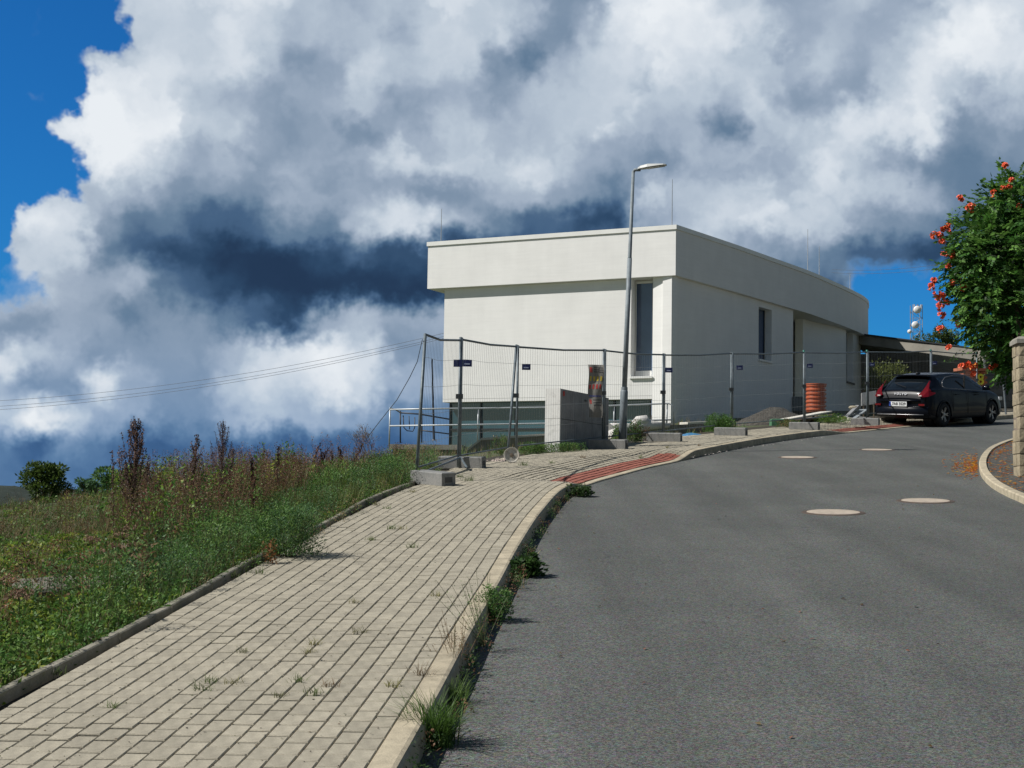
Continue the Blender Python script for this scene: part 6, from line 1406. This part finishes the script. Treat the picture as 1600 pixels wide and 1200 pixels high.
# flowering vine over the pillar
vc = ap(1612, 425, 25.0); vb = gp(1600, 740); vine = thing('flowering_vine', 'big green trumpet vine with orange-red flower clusters above the stone pillar', 'vine', loc=(vc.x, vc.y, G(vc.x, vc.y))); VO = Vector((vc.x, vc.y, G(vc.x, vc.y)))
kk_ = 25.0 / FOC
def vp(px, py, dy=0.0): return np.array(ap(px, py, 25.0 + dy) - VO)
VL = []
for (px, py, rp, dy) in ((1570, 330, 48, 0), (1600, 310, 60, .4), (1530, 375, 46, -.1), (1520, 420, 42, 0), (1560, 410, 75, -.3), (1620, 390, 90, 0), (1548, 468, 54, -.2), (1590, 480, 80, -.3), (1540, 505, 34, .1), (1584, 545, 40, 0), (1625, 540, 64, .2), (1550, 360, 50, .5), (1508, 470, 22, .2), (1583, 292, 22, 0), (1580, 570, 24, .4), (1650, 450, 110, .6), (1700, 430, 120, .8)):
    c = vp(px, py, dy); r_ = rp * kk_; VL.append((c[0], c[1], c[2], r_, r_ * 1.1, r_ * .9))
S = Soup(); VG = [(.04, .115, .022), (.06, .16, .028), (.10, .22, .04), (.028, .08, .016), (.14, .28, .055)]
rach = []
tot = sum(l[3] ** 2 for l in VL)
for l in VL:
    k = int(5200 * l[3] ** 2 / tot); d = unit(rng.normal(0, 1, (k, 3))); r_ = .30 + .74 * rng.random((k, 1)) ** .5; Q = d * r_ * np.array(l[3:]) + np.array(l[:3]); rach.append(np.concatenate([Q, d], 1))
rach = np.concatenate(rach); n = len(rach); B0 = rach[:, :3]; dd2 = rach[:, 3:] * .8 + rng.normal(0, .45, (n, 3)); dd2[:, 2] -= .35; dd2 = unit(dd2); Lr = rng.uniform(.16, .28, n)[:, None]
sidev = unit(np.cross(dd2, np.array([0, 0, 1.]))); S.add(stems(B0, B0 + dd2 * Lr, .0025, .0015), (.06, .09, .03)); rc = tints(n, VG, .25)
for j in range(9):
    if j == 8: P_, dl2 = B0 + dd2 * Lr, dd2
    else: f = .2 + .2 * (j // 2); sg = 1 if j % 2 else -1; P_ = B0 + dd2 * Lr * f + np.array([0, 0, -.02]) * f; dl2 = unit(dd2 * .55 + sidev * sg + np.array([0, 0, -.25]))
    nn_ = unit(np.cross(dl2, dd2 + rng.normal(0, .35, (n, 3)))); wv_ = unit(np.cross(nn_, dl2)) * .5; ll = rng.uniform(.07, .11, n)[:, None]; ww = ll * .55
    S.add(np.stack([P_, P_ + dl2 * ll * .4 + wv_ * ww, P_ + dl2 * ll, P_ + dl2 * ll * .4 - wv_ * ww], 1), np.clip(rc * (1 + rng.normal(0, .15, (n, 1))), .004, 1))
S.build('foliage', vine)
# trailing shoots
for (a_, b__) in (((1500, 330), (1470, 360)), ((1560, 300), (1572, 262)), ((1545, 325), (1505, 318)), ((1500, 400), (1462, 372)), ((1500, 460), (1462, 440)), ((1510, 500), (1470, 500)), ((1520, 540), (1478, 565)), ((1505, 380), (1483, 402)), ((1530, 340), (1512, 322)), ((1540, 560), (1524, 575)), ((1520, 345), (1480, 352)), ((1580, 292), (1576, 280))):
    S = Soup(); p0, p1 = vp(*a_), vp(*b__); n = 30; S.add(stems(p0[None], p1[None], .004, .003), (.10, .12, .05)); u = rng.random((n, 1)); S.add(leaves(p0 + (p1 - p0) * u + rng.normal(0, .03, (n, 3)), .05, .026, up=-.1), tints(n, VG, .2)); S.build('shoot', vine)
trk = MB(); base_l = Vector((gp(1625, 735).x - VO.x, gp(1625, 735).y - VO.y, 0)); base_l.z = G(VO.x + base_l.x, VO.y + base_l.y) - VO.z - .1
for q in range(3): trk.tube([base_l + Vector((q * .1, .1 * q, 0)), base_l + Vector((-.1 + q * .1, .3, 1.2)), Vector(VL[4 + q][:3]) + Vector((.3, .1, -.4)), Vector(VL[4 + q][:3])], [.06, .05, .035, .015], 8)
trk.build('trunk', mat('bark', (.09, .07, .05)), vine, True)
FL = [(1572, 260, 1), (1581, 282, .9), (1567, 296, 1), (1577, 293, 1), (1551, 301, 1), (1500, 310, 1.3), (1517, 325, 1.6), (1592, 324, .8), (1483, 352, 1), (1473, 356, 1), (1459, 367, 1.3), (1470, 368, 1), (1484, 361, 1.1), (1473, 377, 1), (1477, 397, 1.2), (1488, 399, 1.5), (1483, 416, 1.1), (1460, 438, 1), (1455, 448, 1.2), (1487, 441, 1.4), (1497, 441, 1.3), (1505, 450, 1.1), (1465, 461, 1.6), (1473, 462, 1.1), (1470, 477, 1.6), (1478, 473, 1.1), (1472, 492, 1.1), (1470, 514, 1.2), (1497, 506, .9), (1483, 543, .8), (1513, 573, 1.3), (1520, 570, 1.4), (1504, 573, 1.0), (1548, 575, .6), (1556, 572, .6), (1522, 584, .9)]
petal = mat('trumpet_orange', (.70, .09, .03), .5, var=.25, scale=30); throat = mat('trumpet_throat', (.66, .24, .04), .5, var=.15, scale=30)
fl = MB(); fl.lathe([(.006, -.07), (.010, -.04), (.016, -.012), (.022, 0)], 8); fm = fl.mesh('tube', throat, True)
pe = MB()
for k in range(5):
    a = k * 2 * math.pi / 5; c, s_ = math.cos(a), math.sin(a); c2, s2 = math.cos(a + .55), math.sin(a + .55); c3, s3 = math.cos(a - .55), math.sin(a - .55)
    pe.add([(c3 * .018, s3 * .018, 0), (c2 * .018, s2 * .018, 0), (c2 * .038, s2 * .038, .012), (c * .046, s_ * .046, .004), (c3 * .038, s3 * .038, .012)], [(0, 1, 2, 3), (0, 3, 4)])
pm = pe.mesh('petals', petal)
for (px, py, sc_) in FL:
    sc_ *= .85
    c = Vector(vp(px, py, -.35 if px > 1500 and py < 560 else 0)); cl = obj('flower_cluster', None, vine); cl.location = c
    for q in range(int(5 + 3 * sc_)):
        d = Vector((rng.normal(-.4, .7), rng.normal(-.8, .6), rng.normal(.1, .7))).normalized(); M = d.to_track_quat('Z', 'Y').to_matrix().to_4x4(); M = Matrix.Translation(d * rng.uniform(.03, .075) * sc_) @ M @ Matrix.Scale(rng.uniform(.65, 1.0), 4)
        a_ = obj('bloom', pm, cl); a_.matrix_local = M; b__ = obj('trumpet', fm, cl); b__.matrix_local = M
